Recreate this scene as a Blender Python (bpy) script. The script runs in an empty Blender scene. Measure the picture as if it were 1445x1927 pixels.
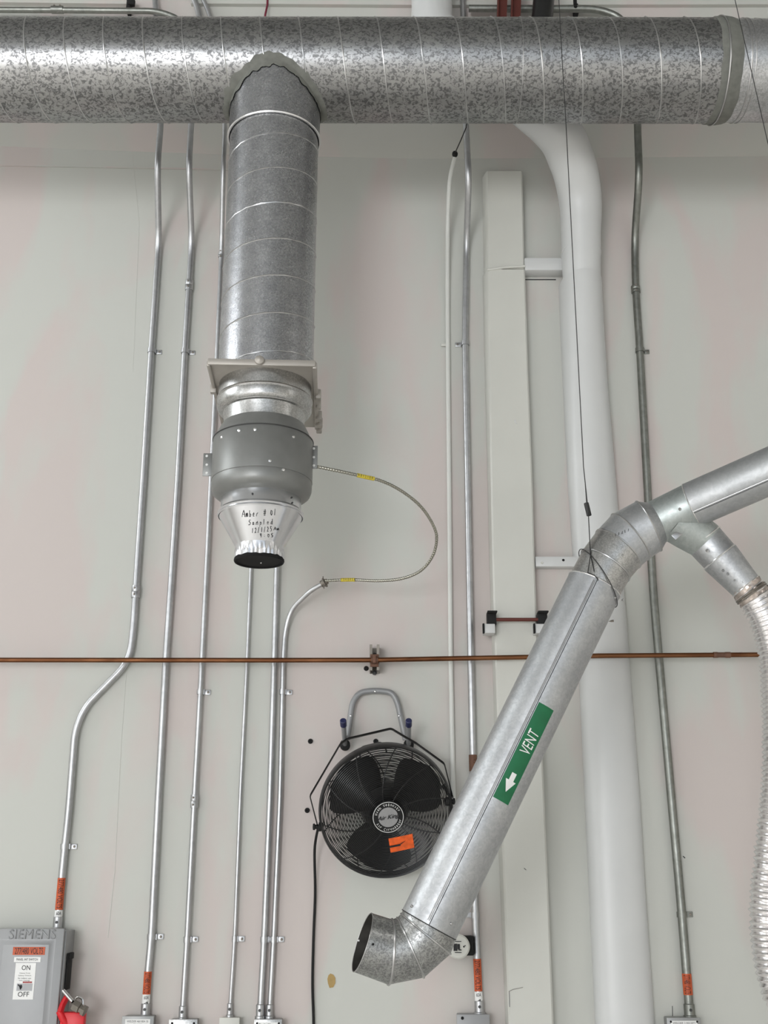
import bpy, bmesh, math, random
from mathutils import Vector, Matrix, noise
random.seed(7)
sc = bpy.context.scene
PI = math.pi

# ------------------------------------------------------------------ camera, world, lights, exposure
F_PX, PITCH, EYE, DIST = 2100.0, math.radians(18.05), 1.6, 4.0
cam_d = bpy.data.cameras.new('camera'); cam = bpy.data.objects.new('camera', cam_d); sc.collection.objects.link(cam)
cam.location = (0, -DIST, EYE); cam.rotation_euler = (PI/2 + PITCH, 0, 0)
cam_d.sensor_fit = 'VERTICAL'; cam_d.sensor_height = 36.0; cam_d.lens = 36.0*F_PX/1927.0
cam_d.clip_start = 0.02; cam_d.clip_end = 100
sc.camera = cam

sc.view_settings.view_transform = 'Standard'; sc.view_settings.look = 'None'
sc.view_settings.gamma = 1.0; sc.view_settings.use_curve_mapping = False
sc.view_settings.exposure = 0.33

world = bpy.data.worlds.new('world'); sc.world = world; world.use_nodes = True
world.node_tree.nodes['Background'].inputs['Color'].default_value = (0.86, 0.93, 1.0, 1)
world.node_tree.nodes['Background'].inputs['Strength'].default_value = 0.84

def area(name, loc, target, sx, sy, power, col=(1, 1, 1)):
    l = bpy.data.lights.new(name, 'AREA'); l.shape = 'RECTANGLE'; l.size = sx; l.size_y = sy; l.energy = power; l.color = col
    o = bpy.data.objects.new(name, l); sc.collection.objects.link(o); o.location = loc
    d = Vector(target) - Vector(loc); o.rotation_euler = d.to_track_quat('-Z', 'Y').to_euler()
    return o
area('roller_door_daylight', (-5.2, -14.6, 1.8), (0, 0, 2.6), 5.6, 3.2, 640, (0.97, 0.98, 1.0))
area('side_window_left', (-6.4, -4.6, 2.6), (-.5, -.3, 3.8), 3.4, 4.0, 75, (0.93, 0.97, 1.0))
area('high_window_left', (-6.45, -1.7, 4.7), (0, -1.2, 3.6), 2.6, 2.4, 150, (0.93, 0.97, 1.0))
area('high_window_right', (6.45, -2.6, 4.7), (0, -1.4, 3.4), 2.2, 2.2, 12, (1, 0.99, 0.97))
for hx in (-4.4, 4.4):
    for hy in (-4.6, -7.6, -11.0):
        hb = area('floor_bounce_fill', (hx, hy, 6.1), (hx, hy, 0), 1.1, .5, 88 if hx < 0 else 64, (1, .985, .96)); hb.data.spread = math.radians(112)  # added unseen lamps aimed down so the floor bounces light up the wall

# ------------------------------------------------------------------ geometry of the view: a pixel of the photo -> a point at a distance off the wall
SP, CP = math.sin(PITCH), math.cos(PITCH)
def ray(px, py):
    a = (px-722.5)/F_PX; b = -(py-963.5)/F_PX
    return Vector((a, CP - b*SP, SP + b*CP))
def P(px, py, off=0.0):
    r = ray(px, py); t = (DIST-off)/r.y
    return Vector((r.x*t, -off, EYE + r.z*t))
def PPM(py, off):                       # pixels per metre around that point
    v = P(722.5, py, off); return F_PX/((v.y+DIST)*CP + (v.z-EYE)*SP)

# ------------------------------------------------------------------ materials
def newmat(name):
    m = bpy.data.materials.new(name); m.use_nodes = True
    nt = m.node_tree; return m, nt, nt.nodes['Principled BSDF']
def s2l(c):
    return tuple(((v/255)/12.92 if v/255 <= .04045 else ((v/255+.055)/1.055)**2.4) for v in c) + (1,)
def ramp(nt, stops, interp='LINEAR'):
    r = nt.nodes.new('ShaderNodeValToRGB'); r.color_ramp.interpolation = interp
    el = r.color_ramp.elements
    while len(el) < len(stops): el.new(0.5)
    for e, (p, c) in zip(el, stops): e.position = p; e.color = c
    return r
def tex(nt, scale=(1, 1, 1), kind='Object'):
    tc = nt.nodes.new('ShaderNodeTexCoord'); mp = nt.nodes.new('ShaderNodeMapping'); mp.inputs['Scale'].default_value = scale
    nt.links.new(tc.outputs[kind], mp.inputs['Vector']); return mp
def noise_n(nt, mp, scale, detail=3, rough=.5, dist=0):
    n = nt.nodes.new('ShaderNodeTexNoise'); n.inputs['Scale'].default_value = scale; n.inputs['Detail'].default_value = detail
    n.inputs['Roughness'].default_value = rough; n.inputs['Distortion'].default_value = dist
    nt.links.new(mp.outputs[0], n.inputs['Vector']); return n
def bump(nt, b, src, strength, dist=.002):
    bp = nt.nodes.new('ShaderNodeBump'); bp.inputs['Strength'].default_value = strength; bp.inputs['Distance'].default_value = dist
    nt.links.new(src, bp.inputs['Height']); nt.links.new(bp.outputs[0], b.inputs['Normal'])
def simple(name, rgb, rough=.5, metal=0.0, var=.06, scale=12, coat=0):
    m, nt, b = newmat(name); c = s2l(rgb)
    mp = tex(nt); n = noise_n(nt, mp, scale, 4)
    lo = tuple(v*(1-var) for v in c[:3])+(1,); hi = tuple(min(1, v*(1+var)) for v in c[:3])+(1,)
    r = ramp(nt, [(.3, lo), (.7, hi)]); nt.links.new(n.outputs['Fac'], r.inputs[0]); nt.links.new(r.outputs[0], b.inputs['Base Color'])
    b.inputs['Roughness'].default_value = rough; b.inputs['Metallic'].default_value = metal
    if coat: b.inputs['Coat Weight'].default_value = coat
    return m
def galv(name, dark, light, scale, rough=(.28, .5), sharp=.06, stretch=(1, 1, 1), mid=.5, fine=0, metal=1.0):
    m, nt, b = newmat(name); mp = tex(nt, stretch)
    n = noise_n(nt, mp, scale, 2.5, .6, .9)
    r = ramp(nt, [(mid-sharp, s2l(dark)), (mid+sharp, s2l(light))]); nt.links.new(n.outputs['Fac'], r.inputs[0])
    out = r.outputs[0]
    n2 = noise_n(nt, mp, scale*.12, 3)
    mx = nt.nodes.new('ShaderNodeMix'); mx.data_type = 'RGBA'; mx.blend_type = 'MULTIPLY'; mx.inputs[0].default_value = 1
    r2 = ramp(nt, [(.3, (.82, .82, .83, 1)), (.7, (1, 1, 1, 1))]); nt.links.new(n2.outputs['Fac'], r2.inputs[0])
    nt.links.new(out, mx.inputs[6]); nt.links.new(r2.outputs[0], mx.inputs[7]); nt.links.new(mx.outputs[2], b.inputs['Base Color'])
    rr = ramp(nt, [(mid-sharp, (rough[1],)*3+(1,)), (mid+sharp, (rough[0],)*3+(1,))]); nt.links.new(n.outputs['Fac'], rr.inputs[0])
    nt.links.new(rr.outputs[0], b.inputs['Roughness']); b.inputs['Metallic'].default_value = metal
    bump(nt, b, n2.outputs['Fac'], .15, .004)
    return m

def wall_mat(name, base=(191, 192, 186), pink=(195, 186, 182), amt=1.0):
    m, nt, b = newmat(name); mp = tex(nt, (1.6, 1, .55))
    n = noise_n(nt, mp, 1.7, 4, .55, .3)
    r = ramp(nt, [(.485, s2l(base)), (.58, s2l(pink))]); nt.links.new(n.outputs['Fac'], r.inputs[0])
    mp2 = tex(nt, (1, 1, 1)); n2 = noise_n(nt, mp2, 60, 3)
    nt.links.new(r.outputs[0], b.inputs['Base Color']); b.inputs['Roughness'].default_value = .62
    b.inputs['Specular IOR Level'].default_value = .3
    n3 = noise_n(nt, mp2, 2.2, 3)
    mth = nt.nodes.new('ShaderNodeMath'); mth.operation = 'MULTIPLY_ADD'; mth.inputs[1].default_value = .04
    nt.links.new(n2.outputs['Fac'], mth.inputs[0]); nt.links.new(n3.outputs['Fac'], mth.inputs[2])
    bump(nt, b, mth.outputs[0], .25, .01)
    return m

M = {}
M['wall'] = wall_mat('painted_wall')
M['wall_up'] = wall_mat('painted_upper_wall', (188, 188, 182), (194, 186, 182))
M['white'] = simple('white_paint', (200, 201, 200), .38, 0, .02, 6)
M['offwhite'] = simple('offwhite_paint', (198, 198, 191), .42, 0, .02, 6)
M['wall_paint_pipe'] = simple('wall_paint_on_pipe', (206, 207, 202), .4, 0, .02, 6)
M['floor'] = simple('concrete_floor', (216, 214, 210), .35, 0, .12, 3)
M['ceil'] = simple('ceiling_panels', (150, 150, 148), .7, 0, .06, 2)
M['main_duct'] = galv('spangled_galvanised', (116, 116, 116), (168, 168, 167), 82, (.30, .42), .06, (1.0, 1, 1.3), mid=.47)
M['smooth_duct'] = galv('fine_galvanised', (176, 177, 178), (205, 206, 207), 120, (.3, .42), .1)
M['branch_duct'] = galv('mottled_galvanised', (162, 163, 165), (202, 203, 206), 190, (.26, .38), .09)
M['fitting'] = galv('bright_galvanised', (172, 172, 170), (206, 206, 204), 200, (.28, .36), .12)
M['vent'] = galv('satin_galvanised', (186, 188, 190), (200, 202, 203), 90, (.44, .52), .15)
M['arm'] = galv('worn_galvanised', (178, 180, 181), (192, 194, 195), 60, (.5, .58), .25)
M['wye'] = galv('pale_galvanised', (178, 185, 183), (194, 200, 198), 70, (.46, .52), .2)
M['elbow'] = galv('dull_galvanised', (142, 143, 142), (184, 185, 183), 170, (.34, .46), .09)
M['bead'] = simple('bright_edge_metal', (226, 226, 226), .25, 1, .03)
M['seam'] = simple('seam_metal', (186, 186, 186), .28, 1, .05)
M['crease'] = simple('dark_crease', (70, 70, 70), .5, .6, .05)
M['aluminium'] = simple('brushed_aluminium', (222, 223, 226), .22, 1, .03, 30)
M['fan_case'] = simple('grey_powder_coat', (132, 133, 131), .42, .55, .04, 30)
M['plate'] = simple('painted_gate_metal', (172, 167, 160), .5, .5, .05)
M['sealant'] = simple('grey_duct_sealant', (108, 109, 103), .75, .0, .14, 45)
M['emt'] = galv('conduit_zinc', (186, 187, 188), (204, 205, 206), 30, (.38, .44), .25)
M['emt_dull'] = galv('dull_conduit_zinc', (134, 136, 130), (156, 158, 152), 30, (.42, .5), .25)
M['armour'] = simple('armoured_cable_metal', (165, 163, 152), .35, 1, .08)
M['yellow'] = simple('yellow_tape', (206, 186, 60), .5, 0, .1, 40)
M['copper'] = galv('aged_copper', (98, 62, 42), (142, 98, 68), 14, (.36, .55), .2, (.3, 1, 1))
M['rust'] = simple('rusty_fitting', (104, 74, 58), .7, .2, .2, 60)
M['red_iron'] = simple('red_oxide_steel', (92, 42, 34), .6, .1, .1)
M['black'] = simple('black_gloss_metal', (15, 15, 16), .38, .0, .1, coat=.1)
M['blackmatt'] = simple('black_plastic', (14, 14, 14), .8, 0, .1)
M['hole'] = simple('dark_interior', (12, 12, 12), .95, 0, .1)
M['sooty'] = simple('sooty_metal', (64, 62, 58), .6, .4, .3, 30)
M['bracket_grey'] = simple('grey_enamel_tube', (140, 141, 142), .4, .2, .05)
M['blue'] = simple('navy_plastic_cap', (34, 38, 76), .45)
M['strut'] = simple('strut_steel', (132, 126, 118), .45, .8, .15, 40)
M['box_grey'] = simple('grey_enclosure_paint', (146, 147, 148), .42, .15, .03)
M['box_mid'] = simple('grey_box_metal', (150, 151, 150), .4, .5, .08)
M['orange'] = simple('orange_sticker', (186, 78, 34), .5, 0, .1, 40)
M['orange_bright'] = simple('bright_orange_sticker', (224, 92, 30), .45, 0, .22, 60)
M['green'] = simple('green_label', (0, 98, 58), .4, 0, .1, 25)
M['label_white'] = simple('white_label', (226, 226, 224), .5, 0, .02)
M['ink'] = simple('black_ink', (20, 20, 22), .6)
M['ink_grey'] = simple('grey_ink', (110, 110, 110), .6)
M['silver_badge'] = simple('silver_badge_face', (150, 150, 150), .5, .3, .04, 200)
M['red'] = simple('red_plastic', (206, 22, 34), .4)
M['redink'] = simple('dull_red_print', (150, 60, 60), .5)
M['chrome'] = simple('chrome', (215, 215, 215), .12, 1)
M['wire'] = simple('dark_steel_wire', (52, 52, 52), .5, .4)
M['foil'] = simple('aluminium_foil_hose', (240, 238, 238), .26, 1, .04, 40)
M['foil_tape'] = simple('crinkled_foil_tape', (196, 184, 176), .3, .9, .15, 60)
M['brown'] = simple('bare_plaster', (164, 138, 88), .8, 0, .1, 60)
M['pinkpipe'] = simple('pale_pvc_pipe', (198, 190, 187), .45, 0, .02)
M['scuff'] = simple('scuff_mark', (140, 138, 132), .8, 0, .1)
M['magenta'] = simple('dark_red_cord', (110, 30, 50), .6)

# ------------------------------------------------------------------ mesh builder
class MB:
    def __init__(s): s.bm = bmesh.new()
    def rings(s, rs, cap0=False, cap1=False, closed=False):
        L = [[s.bm.verts.new(p) for p in r] for r in rs]; n = len(L[0])
        for i in range(len(L)-1 + (1 if closed else 0)):
            a, b = L[i], L[(i+1) % len(L)]
            for j in range(n):
                try: s.bm.faces.new((a[j], a[(j+1) % n], b[(j+1) % n], b[j]))
                except ValueError: pass
        if cap0: s.bm.faces.new(L[0][::-1])
        if cap1: s.bm.faces.new(L[-1])
        return s
    def grid(s, rows):
        L = [[s.bm.verts.new(p) for p in r] for r in rows]
        for i in range(len(L)-1):
            for j in range(len(L[0])-1):
                s.bm.faces.new((L[i][j], L[i][j+1], L[i+1][j+1], L[i+1][j]))
        return s
    def tube(s, pts, r, seg=12, closed=False, caps=True, flat=None):
        """mitred tube; r number or list; flat=(rx, ry, refvector) for an elliptical section"""
        pts = [Vector(p) for p in pts]; n = len(pts); rl = r if isinstance(r, (list, tuple)) else [r]*n
        dirs = []
        for i in range(n if closed else n-1):
            d = pts[(i+1) % n]-pts[i]; dirs.append(d.normalized())
        u = None; out = []
        for i in range(n):
            if closed: a, b = dirs[i-1], dirs[i]
            else: a = dirs[max(0, i-1)]; b = dirs[min(n-2, i)]
            t = (a+b).normalized() if (a+b).length > 1e-6 else b
            if u is None:
                u = a.orthogonal().normalized() if flat is None else (flat[2]-flat[2].dot(a)*a).normalized()
            u = (u-u.dot(a)*a).normalized(); w = a.cross(u)
            ring = []
            for k in range(seg):
                th = 2*PI*k/seg
                if flat: q = u*math.cos(th)*flat[0]*rl[i] + w*math.sin(th)*flat[1]*rl[i]
                else: q = (u*math.cos(th)+w*math.sin(th))*rl[i]
                den = a.dot(t)
                q = q - a*(q.dot(t)/den if abs(den) > .2 else 0)
                ring.append(pts[i]+q)
            out.append(ring)
            u2 = u - u.dot(b)*b
            if u2.length > 1e-6: u = u2.normalized() if True else u
        if closed:
            # untwist the last ring against the first by choosing the best rotation
            best = min(range(seg), key=lambda k: (out[-1][k]-out[0][0]).length)
            L = [[s.bm.verts.new(p) for p in rr] for rr in out]
            for i in range(n):
                A = L[i]; B = L[(i+1) % n]; sh = best if i == n-1 else 0
                if i == n-1: A = [A[(j+sh) % seg] for j in range(seg)]
                for j in range(seg):
                    try: s.bm.faces.new((A[j], A[(j+1) % seg], B[(j+1) % seg], B[j]))
                    except ValueError: pass
            return s
        return s.rings(out, caps, caps)
    def lathe(s, A, d, prof, seg=48, cap0=False, cap1=False):
        A = Vector(A); d = Vector(d).normalized(); u = d.orthogonal().normalized(); w = d.cross(u)
        return s.rings([[A+d*t+(u*math.cos(2*PI*k/seg)+w*math.sin(2*PI*k/seg))*r for k in range(seg)] for t, r in prof], cap0, cap1)
    def circle(s, C, nrm, R, r, seg=48, sub=6):
        C = Vector(C); d = Vector(nrm).normalized(); u = d.orthogonal().normalized(); w = d.cross(u)
        rs = []
        for k in range(seg):
            e = u*math.cos(2*PI*k/seg)+w*math.sin(2*PI*k/seg); rs.append([C+e*(R+r*math.cos(2*PI*j/sub))+d*(r*math.sin(2*PI*j/sub)) for j in range(sub)])
        return s.rings(rs, closed=True)
    def box(s, c, size, rot=None, bev=0):
        m = Matrix.Translation(Vector(c)) @ (rot.to_4x4() if rot else Matrix()) @ Matrix.Diagonal((*size, 1))
        g = bmesh.ops.create_cube(s.bm, size=1, matrix=m)
        if bev:
            es = list({e for v in g['verts'] for e in v.link_edges})
            bmesh.ops.bevel(s.bm, geom=es, offset=bev, segments=2, affect='EDGES', profile=.5)
        return s
    def prism(s, poly, ext):
        """poly: list of 3D points; ext: vector"""
        ext = Vector(ext); a = [s.bm.verts.new(Vector(p)) for p in poly]; b = [s.bm.verts.new(Vector(p)+ext) for p in poly]
        s.bm.faces.new(a[::-1]); s.bm.faces.new(b); n = len(a)
        for i in range(n): s.bm.faces.new((a[i], a[(i+1) % n], b[(i+1) % n], b[i]))
        return s
    def ball(s, c, r, sub=2, sc3=(1, 1, 1)):
        bmesh.ops.create_icosphere(s.bm, subdivisions=sub, radius=1, matrix=Matrix.Translation(Vector(c)) @ Matrix.Diagonal((r*sc3[0], r*sc3[1], r*sc3[2], 1)))
        return s
def wloc(o):
    v = Vector((0, 0, 0))
    while o: v += o.location; o = o.parent
    return v
def obj(name, mb, mat, parent=None, label=None, smooth=38, origin=None):
    bm = mb.bm if isinstance(mb, MB) else mb
    bmesh.ops.recalc_face_normals(bm, faces=bm.faces)
    if parent is not None: o0 = wloc(parent); loc = Vector((0, 0, 0))
    else:
        if origin is None:
            xs = [v.co for v in bm.verts]
            lo = Vector([min(p[i] for p in xs) for i in range(3)]); hi = Vector([max(p[i] for p in xs) for i in range(3)])
            origin = Vector(((lo.x+hi.x)/2, (lo.y+hi.y)/2, lo.z))
        o0 = Vector(origin); loc = Vector(origin)
    bmesh.ops.translate(bm, verts=bm.verts, vec=-o0)
    me = bpy.data.meshes.new(name)
    for f in bm.faces: f.smooth = smooth is not None
    bm.to_mesh(me); bm.free()
    if smooth is not None: me.set_sharp_from_angle(angle=math.radians(smooth))
    me.materials.append(mat)
    o = bpy.data.objects.new(name, me); sc.collection.objects.link(o); o.location = loc
    if parent is not None: o.parent = parent
    if label: o['label'] = label
    return o
def tag(o, label, cat, group=None):
    o['label'] = label; o['category'] = cat
    if group: o['group'] = group
    return o
def thing(name, loc, label, cat, group=None):
    o = bpy.data.objects.new(name, None); sc.collection.objects.link(o); o.location = Vector(loc); o.empty_display_size = .05
    return tag(o, label, cat, group)
def struct(name, mb, mat, label=None):
    o = obj(name, mb, mat, smooth=None if not name.startswith('trim') else 30); o['kind'] = 'structure'
    if label: o['label'] = label
    return o
def fillet(pts, rad=.06, n=6):
    pts = [Vector(p) for p in pts]; out = [pts[0]]
    rads = rad if isinstance(rad, (list, tuple)) else [rad]*len(pts)
    for i in range(1, len(pts)-1):
        a, b, c = pts[i-1], pts[i], pts[i+1]
        if (b-a).angle(c-b, 0) < .012: out.append(b); continue
        l = min(rads[i], (b-a).length*.48, (c-b).length*.48); s0 = b+(a-b).normalized()*l; s1 = b+(c-b).normalized()*l
        for k in range(n+1):
            t = k/n; out.append(s0*(1-t)**2 + b*2*t*(1-t) + s1*t*t)
    out.append(pts[-1]); return out
def spline(pts, n=8):
    pts = [Vector(p) for p in pts]; out = []
    for i in range(len(pts)-1):
        p0 = pts[max(0, i-1)]; p1 = pts[i]; p2 = pts[i+1]; p3 = pts[min(len(pts)-1, i+2)]
        for k in range(n):
            t = k/n; out.append(.5*((2*p1)+(p2-p0)*t+(2*p0-5*p1+4*p2-p3)*t*t+(3*p1-p0-3*p2+p3)*t**3))
    out.append(pts[-1]); return out
def resample(pts, step):
    out = [pts[0].copy()]; acc = 0
    for a, b in zip(pts, pts[1:]):
        L = (b-a).length; t = step-acc
        while t <= L: out.append(a+(b-a)*(t/L)); t += step
        acc = (acc+L) % step
    return out

# ---- lettering
_tc = {}
def text2d(s, shear=0.0):
    key = (s, shear)
    if key not in _tc:
        cu = bpy.data.curves.new('lettering', 'FONT'); cu.body = s; cu.shear = shear; cu.size = 1; cu.resolution_u = 3
        o = bpy.data.objects.new('lettering', cu); sc.collection.objects.link(o)
        dg = bpy.context.evaluated_depsgraph_get(); me = o.evaluated_get(dg).to_mesh()
        vs = [(v.co.x, v.co.y) for v in me.vertices]; fs = [tuple(p.vertices) for p in me.polygons]
        o.evaluated_get(dg).to_mesh_clear()
        bpy.data.objects.remove(o); bpy.data.curves.remove(cu)
        x0 = min(v[0] for v in vs); x1 = max(v[0] for v in vs); y0 = min(v[1] for v in vs); y1 = max(v[1] for v in vs)
        _tc[key] = ([((x-x0)/(x1-x0), (y-y0)/(y1-y0)) for x, y in vs], fs, (x1-x0)/(y1-y0))
    return _tc[key]
def lettering(mb, s, fn, w, h, shear=0.0, maxedge=None):
    """fn(u, v) with u in -w/2..w/2 and v in -h/2..h/2 gives the 3D point"""
    vs, fs, asp = text2d(s, shear); b = bmesh.new()
    bv = [b.verts.new(((x-.5)*w, (y-.5)*h, 0)) for x, y in vs]
    for f in fs:
        try: b.faces.new([bv[i] for i in f])
        except ValueError: pass
    if maxedge:
        bmesh.ops.triangulate(b, faces=b.faces)
        for _ in range(4):
            es = [e for e in b.edges if e.calc_length() > maxedge]
            if not es: break
            bmesh.ops.subdivide_edges(b, edges=es, cuts=1); bmesh.ops.triangulate(b, faces=b.faces)
    mp = {v: mb.bm.verts.new(fn(v.co.x, v.co.y)) for v in b.verts}
    for f in b.faces:
        try: mb.bm.faces.new([mp[v] for v in f.verts])
        except ValueError: pass
    b.free()
def plane_fn(C, U, V):
    C = Vector(C); U = Vector(U).normalized(); V = Vector(V).normalized()
    return lambda u, v: C+U*u+V*v
def cyl_fn(C, axis, face, r):
    """u runs round the cylinder, v along its axis; C on the axis"""
    C = Vector(C); a = Vector(axis).normalized(); f = (Vector(face)-Vector(face).dot(a)*a).normalized(); w = f.cross(a)*-1
    return lambda u, v: C + a*v + (f*math.cos(u/r)+w*math.sin(u/r))*r
def patch(mb, fn, u0, u1, v0, v1, nu=8, nv=2):
    mb.grid([[fn(u0+(u1-u0)*i/nu, v0+(v1-v0)*j/nv) for i in range(nu+1)] for j in range(nv+1)]); return mb

# ================================================================== THE ROOM
zc = lambda py, off: P(722, py, off).z
wb = MB().box((0, .1, 3.1), (13, .2, 6.2)); struct('wall_back', wb, M['wall'])
struct('floor', MB().box((0, -7.5, -.05), (13, 15.2, .1)), M['floor'])
struct('ceiling', MB().box((0, -7.5, 6.25), (13, 15.2, .1)), M['ceil'])
struct('wall_right', MB().box((6.55, -7.5, 3.1), (.1, 15.2, 6.2)), M['wall'])
struct('wall_left', MB().box((-6.55, -7.5, 3.1), (.1, 15.2, 6.2)), M['wall'])
# upper wall standing proud of the lower wall: its underside is the darker band under the big duct
SOF = .20
edge = [(-2300, 250), (-200, 268), (0, 275), (200, 283), (430, 291), (800, 299), (1100, 297), (1445, 294), (3700, 286)]
rows = []
for px, py in edge:
    a = P(px, py, 0); rows.append([Vector((a.x, .0, 6.18)), Vector((a.x, 0, a.z)), Vector((a.x, -SOF+.012, a.z+.27)), Vector((a.x, -SOF, a.z+.29)), Vector((a.x, -SOF, 6.18))])
up = MB(); up.rings(rows, True, True); struct('wall_upper', up, M['wall_up'])
# thin bead in the wall paint under the upper wall, and the ledge strip high on the upper wall
def strip(name, pxs, off, h, d, mat):
    rr = []
    for px, py in pxs:
        c = P(px, py, off); rr.append([c+Vector((0, d/2, -h/2)), c+Vector((0, -d/2, -h/2)), c+Vector((0, -d/2, h/2)), c+Vector((0, d/2, h/2))])
    struct(name, MB().rings(rr, True, True), mat)
strip('trim_1', [(-900, 290), (0, 311), (430, 319)], .002, .006, .004, M['wall'])
strip('trim_2', [(360, 6), (800, 9), (2400, 6)], SOF+.008, .02, .02, M['wall_up'])
strip('trim_3', [(-1500, 4), (0, 5), (243, 8)], SOF+.01, .014, .02, M['wall_up'])

# painted flat pilaster with a bevelled left edge: rows of (y, bevel outer x, front left x, front right x, far right x)
def slab(rows_, off, mat, name, rb=.006):
    rr = []
    for py, xo, xl, xr in rows_:
        a = P(xo, py, 0.001); b = P(xl, py, off); c = P(xr, py, off)
        rr.append([Vector((a.x, -.0005, b.z)), Vector((a.x, -.006, b.z)), b+Vector((-.003, .006, 0)), b+Vector((.003, 0, 0)), c+Vector((-rb, 0, 0)), c+Vector((0, rb, 0)), Vector((c.x, -.0005, c.z))])
    m = MB().rings(rr, True, True); return struct(name, m, mat)
slab([(322, 907, 916, 983), (400, 908, 917, 985), (500, 910, 919, 987), (506, 911, 921, 988)], .052, M['offwhite'], 'trim_4')
slab([(507, 908, 918, 988), (700, 912, 921, 994), (900, 917, 925, 1002), (1047, 920, 928, 1006), (1160, 924, 931, 1010), (1400, 931, 939, 1020), (1650, 940, 949, 1031), (1850, 948, 956, 1039), (2000, 954, 962, 1045), (2700, 985, 994, 1076)], .055, M['offwhite'], 'trim_5')
# ridged painted pilaster under the white pipe
rr = []
for py, xl, xm, xr, od in [(505, 1054, 1078, 1133, .148), (600, 1057, 1085, 1138, .128), (700, 1061, 1092, 1144, .108), (900, 1070, 1106, 1161, .084), (1050, 1080, 1120, 1172, .068), (1290, 1092, 1140, 1190, .062), (1500, 1102, 1152, 1206, .062), (1700, 1111, 1163, 1218, .062), (1927, 1122, 1176, 1234, .062), (2700, 1160, 1216, 1285, .062)]:
    a = P(xl, py, .001); e = P(xr, py, .001); c = P(xm, py, od); z = c.z; cx = (P(xl, py, od*.4).x+P(xr, py, od*.4).x)/2; rx = (P(xr, py, od*.4).x-P(xl, py, od*.4).x)/2
    rr.append([Vector((cx-rx*math.cos(PI*k_/20), -.0005-od*math.sin(PI*k_/20)**.8, z)) for k_ in range(21)])
struct('trim_6', MB().rings(rr, True, True), M['white'])
# horizontal painted rails between the two pilasters
def rail(x0, x1, y0, y1, off, name):
    a = P(x0, y0, off); b = P(x1, y0, off); c = P(x0, y1, off)
    m = MB().box(((a.x+b.x)/2, -off/2, (a.z+c.z)/2), (b.x-a.x, off, a.z-c.z), bev=.003)
    return m, (a, b, c)
m, _ = rail(987, 1068, 485, 508, .058, ''); t = struct('trim_7', m, M['white'])
m, (a, b, c) = rail(1007, 1087, 1047, 1066, .04, ''); t = struct('trim_8', m, M['white'])
for i, (px, py) in enumerate([(1020, 1059), (1060, 1054)]):
    c = P(px, py, .0405); obj('screw', MB().lathe(c, (0, -1, 0), [(0, .005), (.002, .004)], 10, False, True), M['offwhite' if i == 0 else 'hole'], t)
# thin dark strip on the wall below each of the two rails
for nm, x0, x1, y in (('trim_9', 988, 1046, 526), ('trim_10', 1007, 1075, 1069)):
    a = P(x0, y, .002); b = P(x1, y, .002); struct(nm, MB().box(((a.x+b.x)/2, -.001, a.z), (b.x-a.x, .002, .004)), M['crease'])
# strap seam across the first pilaster
mb = MB(); mb.tube([P(917, 508, .054), P(950, 503, .056), P(988, 501, .056)], .006, 8); struct('trim_11', mb, M['offwhite'])

# faint joint in the wall left of the conduits
struct('trim_12', MB().tube([P(238, 1262, .0), P(228, 1400, .0), P(216, 1640, .0), P(203, 1765, .0)], .0010, 6), M['wall'])
struct('trim_13', MB().tube([P(247, 205, .0), P(250, 300, .0), P(262, 420, .0), P(250, 700, 0)], .0008, 6), M['wall'])

# ================================================================== MAIN DUCT
OD = .65
zm = EYE + (DIST-OD)*math.tan(math.radians(39.62)); RM = .180
def mx(px): return P(px, 130, OD).x
x0m, x1m, xj = mx(-420), mx(2000), mx(1345)
tm = math.radians(.10)   # the duct runs a touch out of level
def maxis(x): return Vector((x, -OD, zm - math.tan(tm)*(x-0)))
dm = (maxis(1)-maxis(0)).normalized()
duct = thing('spiral_duct', maxis(0)-Vector((0, 0, RM)), 'large horizontal spiral galvanised duct crossing the top of the wall', 'duct')
obj('duct_barrel', MB().lathe(maxis(x0m), dm, [(0, RM), (xj-x0m, RM)], 96), M['main_duct'], duct)
obj('duct_barrel', MB().lathe(maxis(xj), dm, [(0, RM-.004), (x1m-xj, RM-.004)], 96), M['smooth_duct'], duct, label='smoother paler duct section at the right end')
def helix(axis0, d, u, w, r, pitch, t0, t1, ph, rb, hand=1, seg=6, step=20):
    pts = []; n = int((t1-t0)/pitch*step)
    for i in range(n+1):
        t = t0+(t1-t0)*i/n; a = ph+hand*2*PI*(t-t0)/pitch
        pts.append(axis0+d*t+(u*math.cos(a)+w*math.sin(a))*r)
    return MB().tube(pts, rb, seg)
# going down the front face the seam moves right; u = front (towards camera), w = down
obj('spiral_seam', helix(maxis(x0m), dm, Vector((0, -1, 0)), Vector((0, 0, -1)), RM+.0005, .1375, 0, xj-x0m, .5, .0030), M['seam'], duct)
obj('spiral_seam', helix(maxis(xj), dm, Vector((0, -1, 0)), Vector((0, 0, -1)), RM-.0035, .1375, mx(1375)-xj, x1m-xj, 2.2, .0028), M['seam'], duct)
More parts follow.
